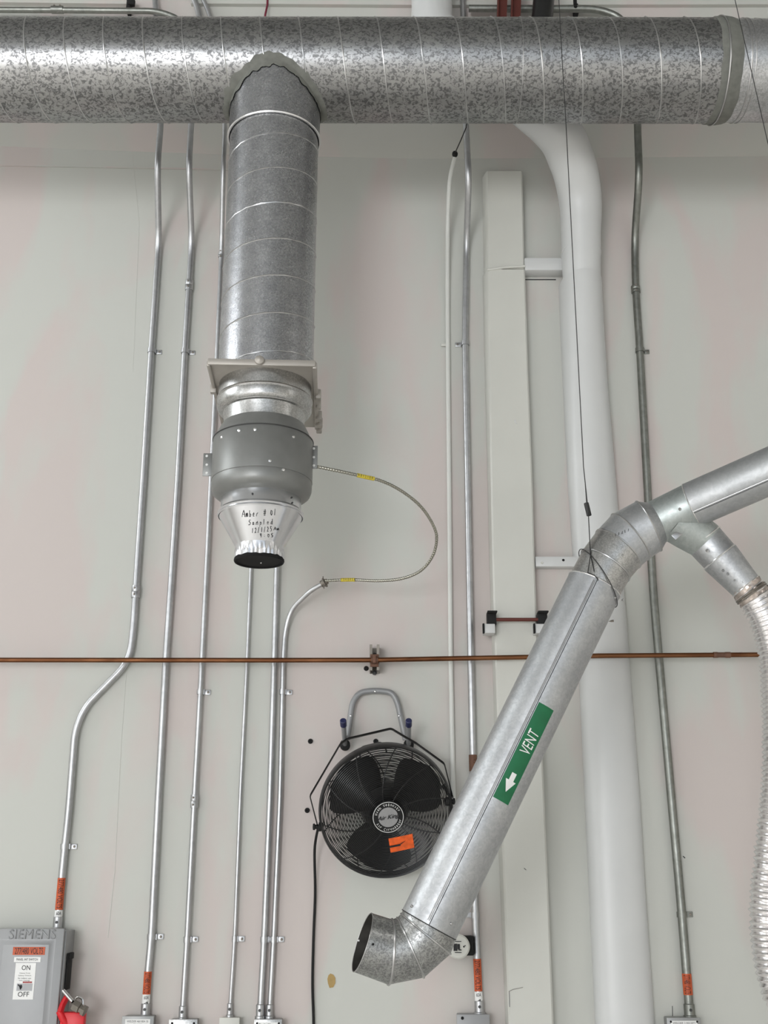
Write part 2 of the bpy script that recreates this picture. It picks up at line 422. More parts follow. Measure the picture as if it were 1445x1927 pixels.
# sealant band and coupling bead at the joint
prof = []
sb = MB(); seg = 96; rr = []
for i, (t, r) in enumerate([(-.030, RM+.0005), (-.026, RM+.003), (0, RM+.0035), (.0, RM+.006), (.008, RM+.005), (.03, RM+.002), (.045, RM-.003)]):
    ring = []
    for k in range(seg):
        a = 2*PI*k/seg; wob = .006*noise.noise(Vector((math.cos(a)*3, math.sin(a)*3, i*.3)))
        c = maxis(mx(1347)+t+wob); ring.append(c+Vector((0, -math.cos(a), -math.sin(a)))*r)
    rr.append(ring)
sb.rings(rr); obj('sealant_band', sb, M['sealant'], duct)
cp = MB(); 
for px, r in ((1385, .003), (1393, .0022)): cp.circle(maxis(mx(px)), dm, RM-.003, r, 96)
cp.circle(maxis(mx(1345)), dm, RM+.006, .003, 96)
obj('coupling', cp, M['seam'], duct)
for k, px in enumerate((973,)):
    obj('pull_line', MB().circle(maxis(mx(px)), dm, RM+.001, .0012, 96), M['seam'], duct)

# ================================================================== BRANCH STACK
XB = P(501, 680, OD).x
A0 = Vector((XB, -OD, 0))
def rpx(w, py): return w/2/PPM(py, OD)
def lev(py, r): return zc(py, OD+r)
RB = rpx(175, 600)
z_col = lev(209, RB+.006); z_plate = lev(684, RB+.01)
bd = thing('branch_duct', (XB, -OD, z_plate+.02), 'vertical spiral duct dropping from the big horizontal duct down to the slide gate', 'duct')
# tap collar following the saddle curve
def saddle(phi, s=1.0, R=RM+.002):
    y = RB*s*math.sin(phi); y = max(-R*.999, min(R*.999, y))
    return -math.sqrt(max(0, R*R-y*y))
seg = 96; rc = RB+.005
rings_ = []
for k in range(7):
    f = k/6
    rings_.append([Vector((XB+rc*math.cos(2*PI*j/seg), -OD+rc*math.sin(2*PI*j/seg), (1-f)*z_col + f*(maxis(XB).z+saddle(2*PI*j/seg, rc/RB)))) for j in range(seg)])
obj('tap_collar', MB().rings(rings_), M['branch_duct'], bd)
obj('collar_bead', MB().circle((XB, -OD, z_col), (0, 0, 1), rc+.001, .0045, 96), M['bead'], bd)
# sealant smeared round the joint: partly on the big duct, partly on the collar
rings_ = []
for i, s in enumerate([-1.0, -.5, 0, .25, .6, 1.0]):
    ring = []
    for j in range(seg*2):
        ph = PI*j/seg; nz = noise.noise(Vector((math.cos(ph)*5, math.sin(ph)*5, 3.1))); nz2 = noise.noise(Vector((math.cos(ph)*11, math.sin(ph)*11, 8.1)))
        if s <= 0:
            ww = .022+.02*nz+.008*nz2
            side = abs(math.cos(ph))
            z = maxis(XB).z+saddle(ph, rc/RB)+s*ww*(1-.3*side)
            ring.append(Vector((XB+(rc+.003)*math.cos(ph), -OD+(rc+.003)*math.sin(ph), z)))
        else:
            ex = (.024+.013*nz+.005*nz2)*s
            R = RM+(.003 if s < 1 else -.001)
            th = math.asin(max(-.999, min(.999, rc*math.sin(ph)/R)))+ex*math.sin(ph)/R
            ring.append(Vector((XB+(rc+ex*1.25)*math.cos(ph), -OD+R*math.sin(th), maxis(XB).z-R*math.cos(th))))
    rings_.append(ring)
obj('sealant_ring', MB().rings(rings_), M['sealant'], bd)
obj('duct_barrel', MB().lathe((XB, -OD, z_plate), (0, 0, 1), [(0, RB), (z_col-z_plate+.05, RB)], 96), M['branch_duct'], bd)
obj('spiral_seam', helix(Vector((XB, -OD, z_plate)), Vector((0, 0, 1)), Vector((-1, 0, 0)), Vector((0, -1, 0)), RB+.0003, .136, .012, z_col-z_plate-.01, 0.0, .0030, 1), M['seam'], bd)
for px, py in ((459, 188), (449, 199), (438, 212), (443, 226)):
    obj('screw', MB().ball(P(px+2, py, OD+.10 if px > 450 else OD+.06), .0035, 1), M['crease'], bd)

# slide gate
gt = thing('slide_gate', (XB, -OD, z_plate-.01), 'square pale metal slide gate clamped under the vertical duct', 'damper')
xl, xr = P(392, 682, OD+.17).x, P(591, 687, OD+.17).x
yb = -.31
obj('gate_frame', MB().box(((xl+xr)/2, (-(OD+.17)+yb)/2, z_plate), (xr-xl, (OD+.17)+yb, .012), bev=.003), M['plate'], gt)
e = MB(); e.box(((xl+xr)/2, -(OD+.17), z_plate), (xr-xl+.006, .012, .022), bev=.004)
e.box((xr, (-(OD+.17)+yb)/2, z_plate-.004), (.014, (OD+.17)+yb, .024), bev=.004)
e.box((xl, (-(OD+.17)+yb)/2, z_plate-.004), (.012, (OD+.17)+yb, .02), bev=.004)
obj('gate_rail', e, M['plate'], gt)
obj('clamp_knob', MB().lathe(((P(487, 682, OD+.18).x), -(OD+.172), z_plate+.004), (0, -1, 0), [(0, .010), (.008, .016), (.014, .014), (.018, .007), (.02, 0.001)], 16, True, True), M['plate'], gt)
for yy, s in ((-.60, .02), (-.52, .018), (-.42, .022), (-.36, .026), (-.31, .02)):
    obj('gate_lug', MB().box((xr+.008, yy, z_plate-.008), (s, .026, .034), bev=.004), M['plate'], gt)
obj('gate_lug', MB().box((xl-.002, -.64, z_plate-.012), (.02, .02, .03), bev=.003), M['plate'], gt)
gt.rotation_euler.z = math.radians(2.5); gt.location.x -= .006

def prof_from(levels):          # (photo y of the front edge, radius) -> lathe profile downwards from z_top
    return [(lev(py, r), r) for py, r in levels]
def stack(levels, seg=96):
    pr = prof_from(levels); return MB().rings([[Vector((XB+r*math.cos(2*PI*k/seg), -OD+r*math.sin(2*PI*k/seg), z)) for k in range(seg)] for z, r in pr])
def bead(py, r, rb): return (lev(py, r), r, rb)
R1, R2, R3, R4, R5 = rpx(174, 700), rpx(150, 770), rpx(186, 830), rpx(150, 925), rpx(92, 1020)
# upper reducer
ur = thing('duct_reducer', (XB, -OD, lev(772, R2)), 'bright stepped metal collar between the slide gate and the grey fan', 'duct fitting')
obj('collar', stack([(688, R1-.002), (716, R1-.001)]), M['fitting'], ur)
obj('reducing_ring', stack([(716, R1), (719, R1+.003), (722, R1), (736, R1+.001), (742, R1-.004), (747, R1-.012), (750, R2+.004), (775, R2-.002), (784, R2-.002)]), M['fitting'], ur)
bb = MB()
for py, r, rb in ((719, R1+.002, .002), (746, R1-.011, .0015)): bb.circle((XB, -OD, lev(py, r)), (0, 0, 1), r, rb, 96)
obj('bead', bb, M['seam'], ur)
# fan
fan = thing('inline_duct_fan', (XB, -OD, lev(918, R4)), 'round grey inline duct fan with side brackets hanging under the vertical duct', 'duct fan')
obj('top_cap', stack([(776, R2-.006), (774, R2+.004), (777, R2+.008), (786, R2+.018), (792, R3-.006), (797, R3-.003)]), M['fan_case'], fan)
obj('casing', stack([(795, R3-.001), (796, R3+.001), (876, R3+.001), (877, R3-.001)]), M['fan_case'], fan)
obj('casing_rim', MB().circle((XB, -OD, lev(797, R3)), (0, 0, 1), R3+.001, .002, 96), M['crease'], fan)
obj('bottom_cap', stack([(876, R3-.001), (880, R3), (892, R3-.001), (901, R3-.006), (908, R3-.016), (914, R4+.006), (917, R4-.001), (920, R4-.006)]), M['fan_case'], fan)
def hitcyl(px, py, r):
    d = ray(px, py); o = Vector((0, -DIST, EYE)); ox, oy = o.x-XB, o.y+OD
    a = d.x*d.x+d.y*d.y; b = 2*(ox*d.x+oy*d.y); c = ox*ox+oy*oy-r*r; disc = b*b-4*a*c
    t = (-b-math.sqrt(max(0, disc)))/(2*a); return o+d*t
for px, py in ((417, 823), (450, 810), (480, 808), (552, 822), (508, 867), (533, 884)):
    h = hitcyl(px, py, R3+.001); n = Vector((h.x-XB, h.y+OD, 0)).normalized()
    obj('screw', MB().lathe(h-n*.001, n, [(0, .0058), (.003, .005), (.0042, .001)], 12, False, True), M['bead'], fan)
for side, (pxa, pxb, pya, pyb) in ((-1, (383, 401, 853, 896)), (1, (582, 597, 839, 882))):
    a = P(pxa, pya, OD); b = P(pxb, pyb, OD)
    br = obj('mounting_bracket', MB().box(((a.x+b.x)/2, -OD, (a.z+b.z)/2), (b.x-a.x, .004, a.z-b.z), bev=.0015).box((a.x if side > 0 else b.x, -OD, (a.z+b.z)/2), (.004, .05, a.z-b.z)), M['fan_case'], fan)
    hx = (pxa+pxb)/2+(1.0 if side > 0 else -3)
    for fy in (.12, .5, .86):
        c = P(hx, pya+(pyb-pya)*fy, OD+.0025)
        obj('bolt_hole', MB().lathe(c, (0, -1, 0), [(0, .0042), (.001, .004)], 12, False, True), M['label_white'], br)
# lower cone
cn = thing('cone_reducer', (XB, -OD, lev(1043, R5)), 'shiny tapered metal cone with handwritten note and sooty open mouth under the grey fan', 'duct fitting')
obj('collar', stack([(914, R4-.004), (917, R4), (937, R4), (939, R4+.003)]), M['aluminium'], cn)
obj('rolled_bead', stack([(938, R4+.003), (941, R4+.008), (944, R4+.005), (947, R4+.009), (950, R4+.006)]), M['aluminium'], cn)
zc0, zc1 = lev(949, R4+.005), lev(1016, R5); rc0, rc1 = R4+.005, R5
obj('cone', MB().rings([[Vector((XB+r*math.cos(2*PI*k/96), -OD+r*math.sin(2*PI*k/96), z)) for k in range(96)] for z, r in ((zc0, rc0), (zc1, rc1))]), M['aluminium'], cn)
zn0, zn1 = zc1, lev(1044, R5)
rr = []
for i in range(6):
    f = i/5; z = zn0+(zn1-zn0)*f; amp = 0 if f < .35 else .0016
    rr.append([Vector((XB+(R5-.002*f+amp*math.cos(36*2*PI*k/144*1.0))*math.cos(2*PI*k/144), -OD+(R5-.002*f+amp*math.cos(36*2*PI*k/144))*math.sin(2*PI*k/144), z)) for k in range(144)])
obj('crimped_neck', MB().rings(rr), M['aluminium'], cn)
rr = [[Vector((XB+r*math.cos(2*PI*k/96), -OD+r*math.sin(2*PI*k/96), z+ (.004*noise.noise(Vector((k*.25, 0, i))) if i == 0 else 0))) for k in range(96)] for i, (r, z) in enumerate(((R5+.0008, zn1+.008), (R5+.002, zn1+.001), (R5, zn1-.003), (R5-.004, zn1-.002), (R5-.006, zn1+.03)))]
obj('sooty_rim', MB().rings(rr), M['hole'], cn, label='sooty black mouth rim')
obj('duct_interior', MB().lathe((XB, -OD, zn1+.002), (0, 0, 1), [(0, R5-.003), (.002, .001)], 64), M['hole'], cn)
obj('rivet', MB().ball(P(491, 1059, OD+.01), .003, 1), M['bead'], cn)
for px, py in ((475, 929), (549, 936), (550, 946)): obj('screw', MB().ball(hitcyl(px, py, R4), .0035, 1), M['crease'], cn)
# handwriting on the cone as pen strokes
GL = {'A': [[(0, 0), (.1, .5), (.45, 1), (.75, .6), (.8, 0)], [(.1, .42), (.75, .45)]], 'M': [[(0, 0), (.1, .9), (.35, .3), (.6, .95), (.8, 0)]],
 'm': [[(0, 0), (.1, .5), (.25, .55), (.3, 0)], [(.3, .3), (.45, .58), (.55, .5), (.6, 0)]], 'b': [[(.1, 1), (.1, 0), (.45, .05), (.5, .35), (.15, .45)]],
 'e': [[(.05, .28), (.45, .32), (.3, .55), (.05, .4), (.1, .05), (.5, .05)]], 'r': [[(.05, 0), (.1, .5), (.15, .3), (.45, .55)]],
 '#': [[(.2, 0), (.35, 1)], [(.5, 0), (.65, 1)], [(0, .35), (.8, .4)], [(.05, .65), (.85, .7)]],
 '0': [[(.3, 0), (.05, .3), (.2, .8), (.5, .7), (.5, .25), (.3, 0)]], '1': [[(.2, 0), (.3, 1)]], 'S': [[(.7, .9), (.3, 1), (.1, .7), (.55, .4), (.4, .05), (-.1, .05)]],
 'a': [[(.45, .5), (.1, .45), (.1, .05), (.4, .1), (.45, .5), (.5, 0)]], 'p': [[(.1, .5), (.05, -.4)], [(.1, .5), (.45, .4), (.4, .05), (.1, .05)]],
 'l': [[(.1, 0), (.2, 1)]], 'd': [[(.5, 1), (.45, 0), (.1, .05), (.1, .45), (.45, .45)]], '2': [[(0, .75), (.25, 1), (.45, .7), (0, 0), (.5, .05)]],
 '/': [[(0, -.1), (.35, 1.1)]], '5': [[(.5, 1), (.15, .95), (.1, .55), (.45, .45), (.4, .05), (0, .05)]], '9': [[(.4, .6), (.1, .5), (.1, .9), (.4, .95), (.4, .6), (.3, 0)]],
 ':': [[(.2, .2), (.22, .25)], [(.2, .6), (.22, .65)]], ' ': []}
def cone_pt(px, py, lift=.0012):
    # where the photo's line of sight meets the cone
    o = Vector((0, -DIST, EYE)); d = ray(px, py)
    f = lambda t: ((o+d*t).xy-Vector((XB, -OD))).length - (rc0+(rc1-rc0)*((o+d*t).z-zc0)/(zc1-zc0))
    t = (DIST-OD-.2)/d.y; 
    while f(t) > 0 and t < 6: t += .002
    p = o+d*t; n = Vector((p.x-XB, p.y+OD, -.5*Vector((p.x-XB, p.y+OD)).length)).normalized()
    return p+n*lift
hw = MB()
for txt, X, Y, W, H, tilt in (('Amber # 01', 456, 973, 66, 12, -.06), ('Sampled', 468, 988, 48, 10, -.04), ('12/1/25', 474, 1003, 40, 9, -.10), ('Am', 515, 998, 12, 6, -.05), ('9:05', 489, 1011, 28, 7, -.02)):
    n = len(txt); cw = W/n
    for i, ch in enumerate(txt):
        for st in GL[ch]:
            pts = [cone_pt(X+(i+u*.9)*cw, Y-v*H+(i+u)*cw*tilt) for u, v in st]
            if len(pts) > 1: hw.tube(pts, .0010, 5)
obj('handwriting', hw, M['ink'], cn, label='black handwritten marker note')

# ================================================================== CONDUITS
CPATH = {}
def onpath(parent, px, py):
    pts = CPATH[parent.name]
    for a, b in zip(pts, pts[1:]):
        if a[1] <= py <= b[1]: return a[0]+(b[0]-a[0])*(py-a[1])/max(1e-6, b[1]-a[1])
    return px
def strap(parent, px, py, off, r, side, mat='emt'):
    px = onpath(parent, px, py)
    c = P(px, py, off); b = MB()
    b.lathe(c-Vector((0, 0, .009)), (0, 0, 1), [(0, r+.0015), (0, r+.0028), (.018, r+.0028), (.018, r+.0015)], 24)
    b.box(c+Vector((side*(r+.013), off-.003, 0)), (.026, .004, .018), bev=.0012)
    b.box(c+Vector((side*(r+.003), off/2, 0)), (.003, off, .018))
    s_ = obj('strap', b, M[mat], parent)
    obj('screw', MB().lathe(c+Vector((side*(r+.017), off-.005, 0)), (0, -1, 0), [(0, .0045), (.002, .004), (.003, .001)], 10, False, True), M['strut'], s_)
def coupling(parent, px, py, off, r, L=.045, mat='emt'):
    px = onpath(parent, px, py)
    c = P(px, py, off); b = MB(); b.lathe(c-Vector((0, 0, L/2)), (0, 0, 1), [(0, r), (0, r+.003), (.004, r+.0035), (L/2-.002, r+.0035), (L/2, r+.0025), (L/2+.002, r+.0035), (L-.004, r+.0035), (L, r+.003), (L, r)], 24)
    k = obj('coupling', b, M[mat], parent)
    for dz in (-.012, .012):
        obj('screw', MB().lathe(c+Vector((-.002, -(r+.003), dz)), (0, -1, 0), [(0, .004), (.003, .0035), (.004, .001)], 10, False, True), M['strut'], k)
def connector(parent, px, py, off, r, mat='emt'):
    px = onpath(parent, px, py)
    c = P(px, py, off); b = MB(); b.lathe(c, (0, 0, 1), [(-.01, r+.006), (0, r+.006), (.002, r+.003), (.034, r+.003), (.036, r)], 24)
    k = obj('connector', b, M[mat], parent)
    obj('screw', MB().lathe(c+Vector((0, -(r+.002), .018)), (0, -1, 0), [(0, .005), (.004, .0045)], 10, False, True), M['crease'], k)
def conduit(name, label, pts, r, mat='emt', rad=.08, group=None, seg=20):
    q = [P(*p) for p in pts]; lo = min(q, key=lambda v: v.z)
    t = thing(name, lo, label, 'conduit', group); CPATH[t.name] = pts
    obj('tube', MB().tube(fillet(q, rad, 8), r, seg), M[mat], t); return t
def cband(parent, p0, p1, off, r, mat, name, text=None, ink='ink', across=False, label=None, nrows=1):
    """sticker wrapped on a conduit between two photo points"""
    a, b = P(onpath(parent, *p0), p0[1], off), P(onpath(parent, *p1), p1[1], off); ax = (a-b); L = ax.length; C = (a+b)/2
    face_ = cam.location-C; fn = cyl_fn(C, ax, face_, r+.0006)
    m = MB(); patch(m, fn, -(r+.0006)*1.9, (r+.0006)*1.9, -L/2, L/2, 16, 1)
    s_ = obj(name, m, M[mat], parent, label=label)
    if text:
        tm_ = MB(); fn2 = cyl_fn(C, ax, face_, r+.0012)
        if across:
            lettering(tm_, text, fn2, r*1.3, L*.62, maxedge=.004)
        else:
            lettering(tm_, text, lambda u, v: fn2(v, -u), L*.9, r*1.45, maxedge=.004)
        obj('lettering', tm_, M[ink], s_)
O1, OT = .016, .226
cA = conduit('electrical_conduit', 'leftmost metal conduit, jogging left on its way down to the grey safety switch', [(286, -60, OT), (294, 20, OT), (303, 225, OT), (296, 312, OT), (299, 455, O1), (285, 660, O1), (270, 900, O1), (257, 1090, O1), (251, 1185, O1), (243, 1245, O1), (160, 1330, O1), (141, 1375, O1), (129, 1530, O1), (119, 1620, O1), (111, 1712, O1), (107, 1757, O1)], .0125, rad=.07)
strap(cA, 286, 660, O1, .0125, 1); coupling(cA, 255, 1114, O1, .0125); strap(cA, 121, 1593, O1, .0125, 1)
cband(cA, (116, 1652), (110, 1712), O1, .0125, 'orange', 'voltage_sticker', '277/480 VOLTS', label='orange voltage sticker')
cband(cA, (110, 1713), (109, 1724), O1, .0127, 'label_white', 'number_sticker', '60A', across=True, label='white number sticker')
cband(cA, (109, 1724), (108, 1735), O1, .0127, 'label_white', 'number_sticker', '3', across=True, label='white number sticker')
connector(cA, 108, 1746, O1, .0125)
cB = conduit('electrical_conduit', 'second metal conduit from the left, running straight down to a labelled box', [(346, -40, OT), (378, 26, OT), (360, 225, OT), (355, 312, OT), (361, 455, O1), (348, 660, O1), (335, 900, O1), (322, 1100, O1), (312, 1243, O1), (298, 1500, O1), (285, 1763, O1), (278, 1834, O1), (273, 1912, O1)], .0122)
strap(cB, 348, 661, O1, .0122, 1); strap(cB, 286, 1763, O1, .0122, 1); coupling(cB, 354, 537, O1, .0122)
cband(cB, (277, 1828), (274, 1871), O1, .0122, 'orange', 'voltage_sticker', '277/480 VOLTS', label='orange voltage sticker')
cband(cB, (274, 1871), (273, 1882), O1, .0124, 'label_white', 'number_sticker', '60A', across=True, label='white number sticker')
cband(cB, (273, 1882), (272, 1893), O1, .0124, 'label_white', 'number_sticker', '4', across=True, label='white number sticker')
connector(cB, 272, 1910, O1, .0122)
cC = conduit('electrical_conduit', 'thin metal conduit passing just left of the vertical duct and fan', [(362, -40, OT), (396, 26, OT), (424, 225, OT), (420, 320, OT-.04), (417, 470, .02), (408, 680, O1), (390, 1050, O1), (380, 1243, O1), (366, 1500, O1), (352, 1768, O1), (343, 1915, O1)], .0095)
strap(cC, 380, 1302, O1, .0095, 1); strap(cC, 352, 1768, O1, .0095, 1); coupling(cC, 366, 1508, O1, .0095); coupling(cC, 417, 480, .022, .0095, .02); connector(cC, 343, 1915, O1, .0095)
cD = conduit('electrical_conduit', 'thinnest metal conduit coming straight down from behind the fan mouth', [(500, 300, .012), (486, 800, .012), (472, 1075, .012), (465, 1243, .012), (452, 1500, .012), (442, 1760, .012), (432, 1912, .012)], .0066)
strap(cD, 442, 1767, .012, .0066, 1); connector(cD, 432, 1910, .012, .0066)
cE = conduit('electrical_conduit', 'left one of the two close conduits left of the black wall fan', [(545, 300, O1), (530, 850, O1), (521, 1075, O1), (516, 1243, O1), (508, 1500, O1), (497, 1768, O1), (489, 1912, O1)], .0105)
strap(cE, 497, 1768, O1, .0105, 1); connector(cE, 489, 1912, O1, .0105)
cF = conduit('electrical_conduit', 'right one of the two close conduits, its top bent over to meet the armoured cable', [(608, 1098, .10), (585, 1111, .085), (548, 1147, .03), (537, 1185, .014), (533, 1243, .014), (527, 1500, .014), (515, 1768, .014), (507, 1912, .014)], .0085, rad=.06)
strap(cF, 533, 1302, .014, .0085, 1); strap(cF, 515, 1768, .014, .0085, 1); connector(cF, 508, 1912, .014, .0085)
cc = P(608, 1098, .10); dd = (P(608, 1098, .10)-P(585, 1111, .085)).normalized()
en = MB(); en.lathe(cc-dd*.008, dd, [(0, .0085), (.001, .013), (.012, .014), (.013, .018), (.017, .018), (.018, .011), (.026, .010), (.027, .004)], 16)
en.box(cc+Vector((0, -.012, .012)), (.004, .004, .022)).box(cc+Vector((.004, -.012, -.014)), (.004, .004, .016))
obj('end_fitting', en, M['strut'], cF)
cG = conduit('electrical_conduit', 'metal conduit in the middle of the wall, left of the painted pilasters', [(870, -40, OT), (876, 226, OT), (882, 335, OT), (878, 455, O1), (875, 640, O1), (880, 900, O1), (886, 1243, O1), (890, 1430, O1), (894, 1720, O1), (902, 1905, O1)], .0125)
strap(cG, 875, 646, O1, .0125, -1); strap(cG, 894, 1722, O1, .0125, -1)
cband(cG, (897, 1804), (900, 1865), O1, .0125, 'orange', 'voltage_sticker', '277/480 VOLTS', label='orange voltage sticker')
cband(cG, (900, 1866), (900.5, 1877), O1, .0127, 'label_white', 'number_sticker', '60A', across=True, label='white number sticker')
cband(cG, (900.5, 1877), (901, 1890), O1, .0127, 'label_white', 'number_sticker', '4', across=True, label='white number sticker')
connector(cG, 902, 1905, O1, .0125)
c_ = P(890, 1436, O1); obj('rusty_joint', MB().lathe(c_-Vector((0, 0, .028)), (0, 0, 1), [(0, .0125), (0, .0142), (.056, .0142), (.056, .0125)], 24).ball(c_+Vector((.004, -.014, .004)), .006, 1), M['rust'], cG, label='rusty joint')
cH = conduit('electrical_conduit', 'widest dull metal conduit, running down the wall right of the white pipe', [(882, 16, OT+.02), (1125, 17, OT+.02), (1172, 34, OT+.02), (1199, 110, OT), (1199, 226, OT), (1203, 330, OT), (1194, 450, O1+.002), (1196, 545, O1+.002), (1204, 660, O1+.002), (1217, 900, O1+.002), (1228, 1100, O1+.002), (1240, 1243, O1+.002), (1263, 1500, O1+.002), (1283, 1720, O1+.002), (1298, 1912, O1+.002)], .0148, mat='emt_dull', rad=.09)
strap(cH, 1204, 659, O1+.002, .0148, 1, 'emt_dull'); strap(cH, 1283, 1721, O1+.002, .0148, 1, 'emt_dull'); coupling(cH, 1196, 545, O1+.002, .0148, .03, 'emt_dull')
cband(cH, (1293, 1832), (1296, 1872), O1+.002, .0148, 'orange', 'voltage_sticker', '277/480 VOLTS', label='orange voltage sticker')
connector(cH, 1298, 1911, O1+.002, .0148, 'emt_dull')
pj = conduit('painted_conduit', 'thin white painted conduit with a black tip, left of the middle metal conduit', [(856, 296, .19), (846, 335, .15), (842, 420, .05), (842, 560, .011), (843, 700, .011), (845, 900, .011), (848, 1243, .011), (849, 1300, .010), (852, 1450, .010), (858, 1640, .010)], .0085, mat='wall_paint_pipe', rad=.1)
c_ = P(856, 290, .195); obj('black_tip', MB().ball(c_, .012, 2, (1, 1, 1.2)), M['blackmatt'], pj, label='black tip')
obj('wall_clip', MB().box(P(843, 648, .011)+Vector((-.012, .004, 0)), (.03, .006, .012), bev=.001), M['offwhite'], pj)
tag(obj('control_cable', MB().tube([P(857, 286, .205), P(867, 264, .245), P(877, 240, .252), P(882, 200, .252)], .0022, 6), M['wire']), 'short thin black cable rising from the black tip of the painted conduit', 'cable')

# ---- conduits and pipes over the top of the duct
k = thing('horizontal_conduit', P(0, 18, OT), 'horizontal painted conduit above the big duct at the top left', 'conduit')
obj('tube', MB().tube(fillet([P(-700, 16, OT+.03), P(100, 19, OT+.03), P(300, 21, OT+.03), P(346, 40, OT+.03), P(352, 110, OT+.03)], .09, 8), .0125, 16), M['emt_dull'], k)
c_ = P(108, 18.5, OT+.03); obj('coupling', MB().lathe(c_-Vector((.024, 0, 0)), (1, 0, 0), [(0, .0125), (0, .016), (.048, .016), (.048, .0125)], 20), M['emt_dull'], k)
for dx in (-.012, .012): obj('screw', MB().ball(c_+Vector((dx, -.008, .014)), .005, 1), M['strut'], k)
tag(obj('conduit_clamp', MB().box(P(243, 14, OT-.006), (.016, .04, .06), bev=.003).box(P(247, 5, OT+.01), (.03, .02, .03), bev=.003), M['blackmatt']), 'small black clamp on the horizontal conduit at the top left', 'clamp')
tag(obj('conduit_clamp', MB().box(P(1083, 20, OT-.006), (.02, .03, .05), bev=.003).box(P(1082, 4, OT+.03), (.014, .014, .03), bev=.003).ball(P(1083, 12, OT+.035), .009, 1), M['blackmatt']), 'small black clamp on the conduit above the duct, right of the black pipe', 'clamp')
wp = [(1096, 545, .055, .072), (1094, 507, .072, .076), (1093, 440, .10, .079), (1091, 370, .14, .086), (1075, 300, .23, .09), (1036, 235, .30, .09), (900, 128, .31, .088), (822, 62, .31, .085), (812, 0, .31, .082), (808, -120, .31, .082)]
pts = spline([P(a, b, o) for a, b, o, r in wp], 8)
rs = []
for i in range(len(wp)-1):
    for k_ in range(8): rs.append(wp[i][3]+(wp[i+1][3]-wp[i][3])*k_/8)
rs.append(wp[-1][3])
wpipe = tag(obj('white_pipe', MB().tube(pts, rs, 40), M['white']), 'wide white painted pipe bending up behind the big duct above the right pilaster', 'pipe')
obj('pipe_joint', MB().circle(P(1093.5, 478, .085), (0, .25, 1), .0778, .0025, 48), M['white'], wpipe)
tag(obj('black_pipe', MB().tube([P(1020, -120, .36), P(1023, 0, .36), P(1018, 60, .36), P(1016, 100, .36)], .043, 32), M['black']), 'thick black pipe end seen above the duct, right of the red steel', 'pipe')
for (xa, xb, lb) in ((934, 954, 'left red oxide steel bar standing above the big duct'), (960, 980, 'right red oxide steel bar standing above the big duct')):
    a = P(xa, 60, .33); b = P(xb-2, 60, .33); a2 = P(xa+5, -120, .33); b2 = P(xb+6, -120, .33)
    m = MB(); m.prism([a, b, b2, a2], (0, .012, 0)); m.prism([a, a+Vector((.004, 0, 0)), a2+Vector((.004, 0, 0)), a2], (0, -.03, 0))
    tag(obj('steel_bar', m, M['red_iron']), lb, 'steel bar')
tag(obj('hanging_cord', MB().tube([P(504, -20, .22), P(503, 10, .22), P(499, 28, .23), P(498, 60, .23)], .0045, 8), M['magenta']), 'short dark red cord hanging above the duct left of centre', 'cord')

# ================================================================== ARMOURED CABLE LOOP
ac = thing('armoured_cable', P(660, 1092, .3), 'looping armoured metal cable from the fan bracket to the bent conduit', 'cable')
cp_ = [(590, 877, .64), (635, 886, .63), (680, 896, .60), (720, 906, .56), (760, 927, .51), (795, 957, .45), (818, 995, .39), (821, 1022, .35), (812, 1050, .31), (790, 1075, .26), (755, 1089, .22), (710, 1093, .18), (660, 1091, .14), (612, 1093, .115)]
path = spline([P(*p) for p in cp_], 14); path = resample(path, .0022)
obj('cable_jacket', MB().tube(path, [.0056 if (i//2) % 2 else .0044 for i in range(len(path))], 10), M['armour'], ac)
for i0, i1 in ((.135, .195), (.895, .945)):
    n = len(path); seg_ = path[int(n*i0):int(n*i1)]
    tp = obj('yellow_tape', MB().tube(seg_, .0068, 10), M['yellow'], ac, label='yellow tape')
    mid = seg_[len(seg_)//2]; a = (seg_[0]-seg_[-1]).normalized(); a = a if a.x > 0 else -a
    lt = MB(); f_ = cyl_fn(mid, a, (0, -1, 0), .0074); up_ = Vector((0, 0, 1))
    for k_ in range(7): lt.box(mid+a*(.008*(k_-3))+Vector((0, -.0068, 0)), (.0022, .0008, .006+.002*(k_ % 2)))
    obj('print_mark', lt, M['ink'], tp)

# ================================================================== COPPER PIPE
OC = .085
cu_ = thing('copper_pipe', P(722, 1242, OC), 'long thin horizontal copper pipe crossing the whole wall', 'pipe')
cpts = [P(-700, 1242, OC), P(0, 1242, OC), P(500, 1242.5, OC), P(705, 1242, OC), P(860, 1239, OC), P(1130, 1234, OC), P(1430, 1232, OC), P(2200, 1230, OC)]
obj('tube', MB().tube(cpts, .0086, 20), M['copper'], cu_)
c_ = P(1358, 1232.5, OC); obj('coupling', MB().lathe(c_-Vector((.03, 0, 0)), (1, 0, 0), [(0, .0086), (0, .0105), (.014, .0105), (.018, .0095), (.04, .0095), (.044, .0105), (.06, .0105), (.06, .0086)], 20), M['rust'], cu_)
cl = thing('pipe_clamp', P(705, 1268, 0), 'steel channel and clamp holding the copper pipe above the black fan', 'clamp')
a = P(705, 1220, .0); b = P(705, 1268, .0); zc_, hh = (a.z+b.z)/2, a.z-b.z
st = MB()
for sx in (-1, 1):
    st.box((a.x+sx*.016, -.036, zc_), (.003, .07, hh)); st.box((a.x+sx*.0125, -.0705, zc_), (.009, .003, hh))
st.box((a.x, -.002, zc_), (.034, .003, hh)); obj('channel', st, M['strut'], cl)
cz = P(705, 1242, OC).z
cm = MB()
for sx in (-1, 1): cm.lathe((a.x+sx*.009-.0035, -OC, cz), (1, 0, 0), [(0, .0088), (0, .013), (.007, .013), (.007, .0088)], 20)
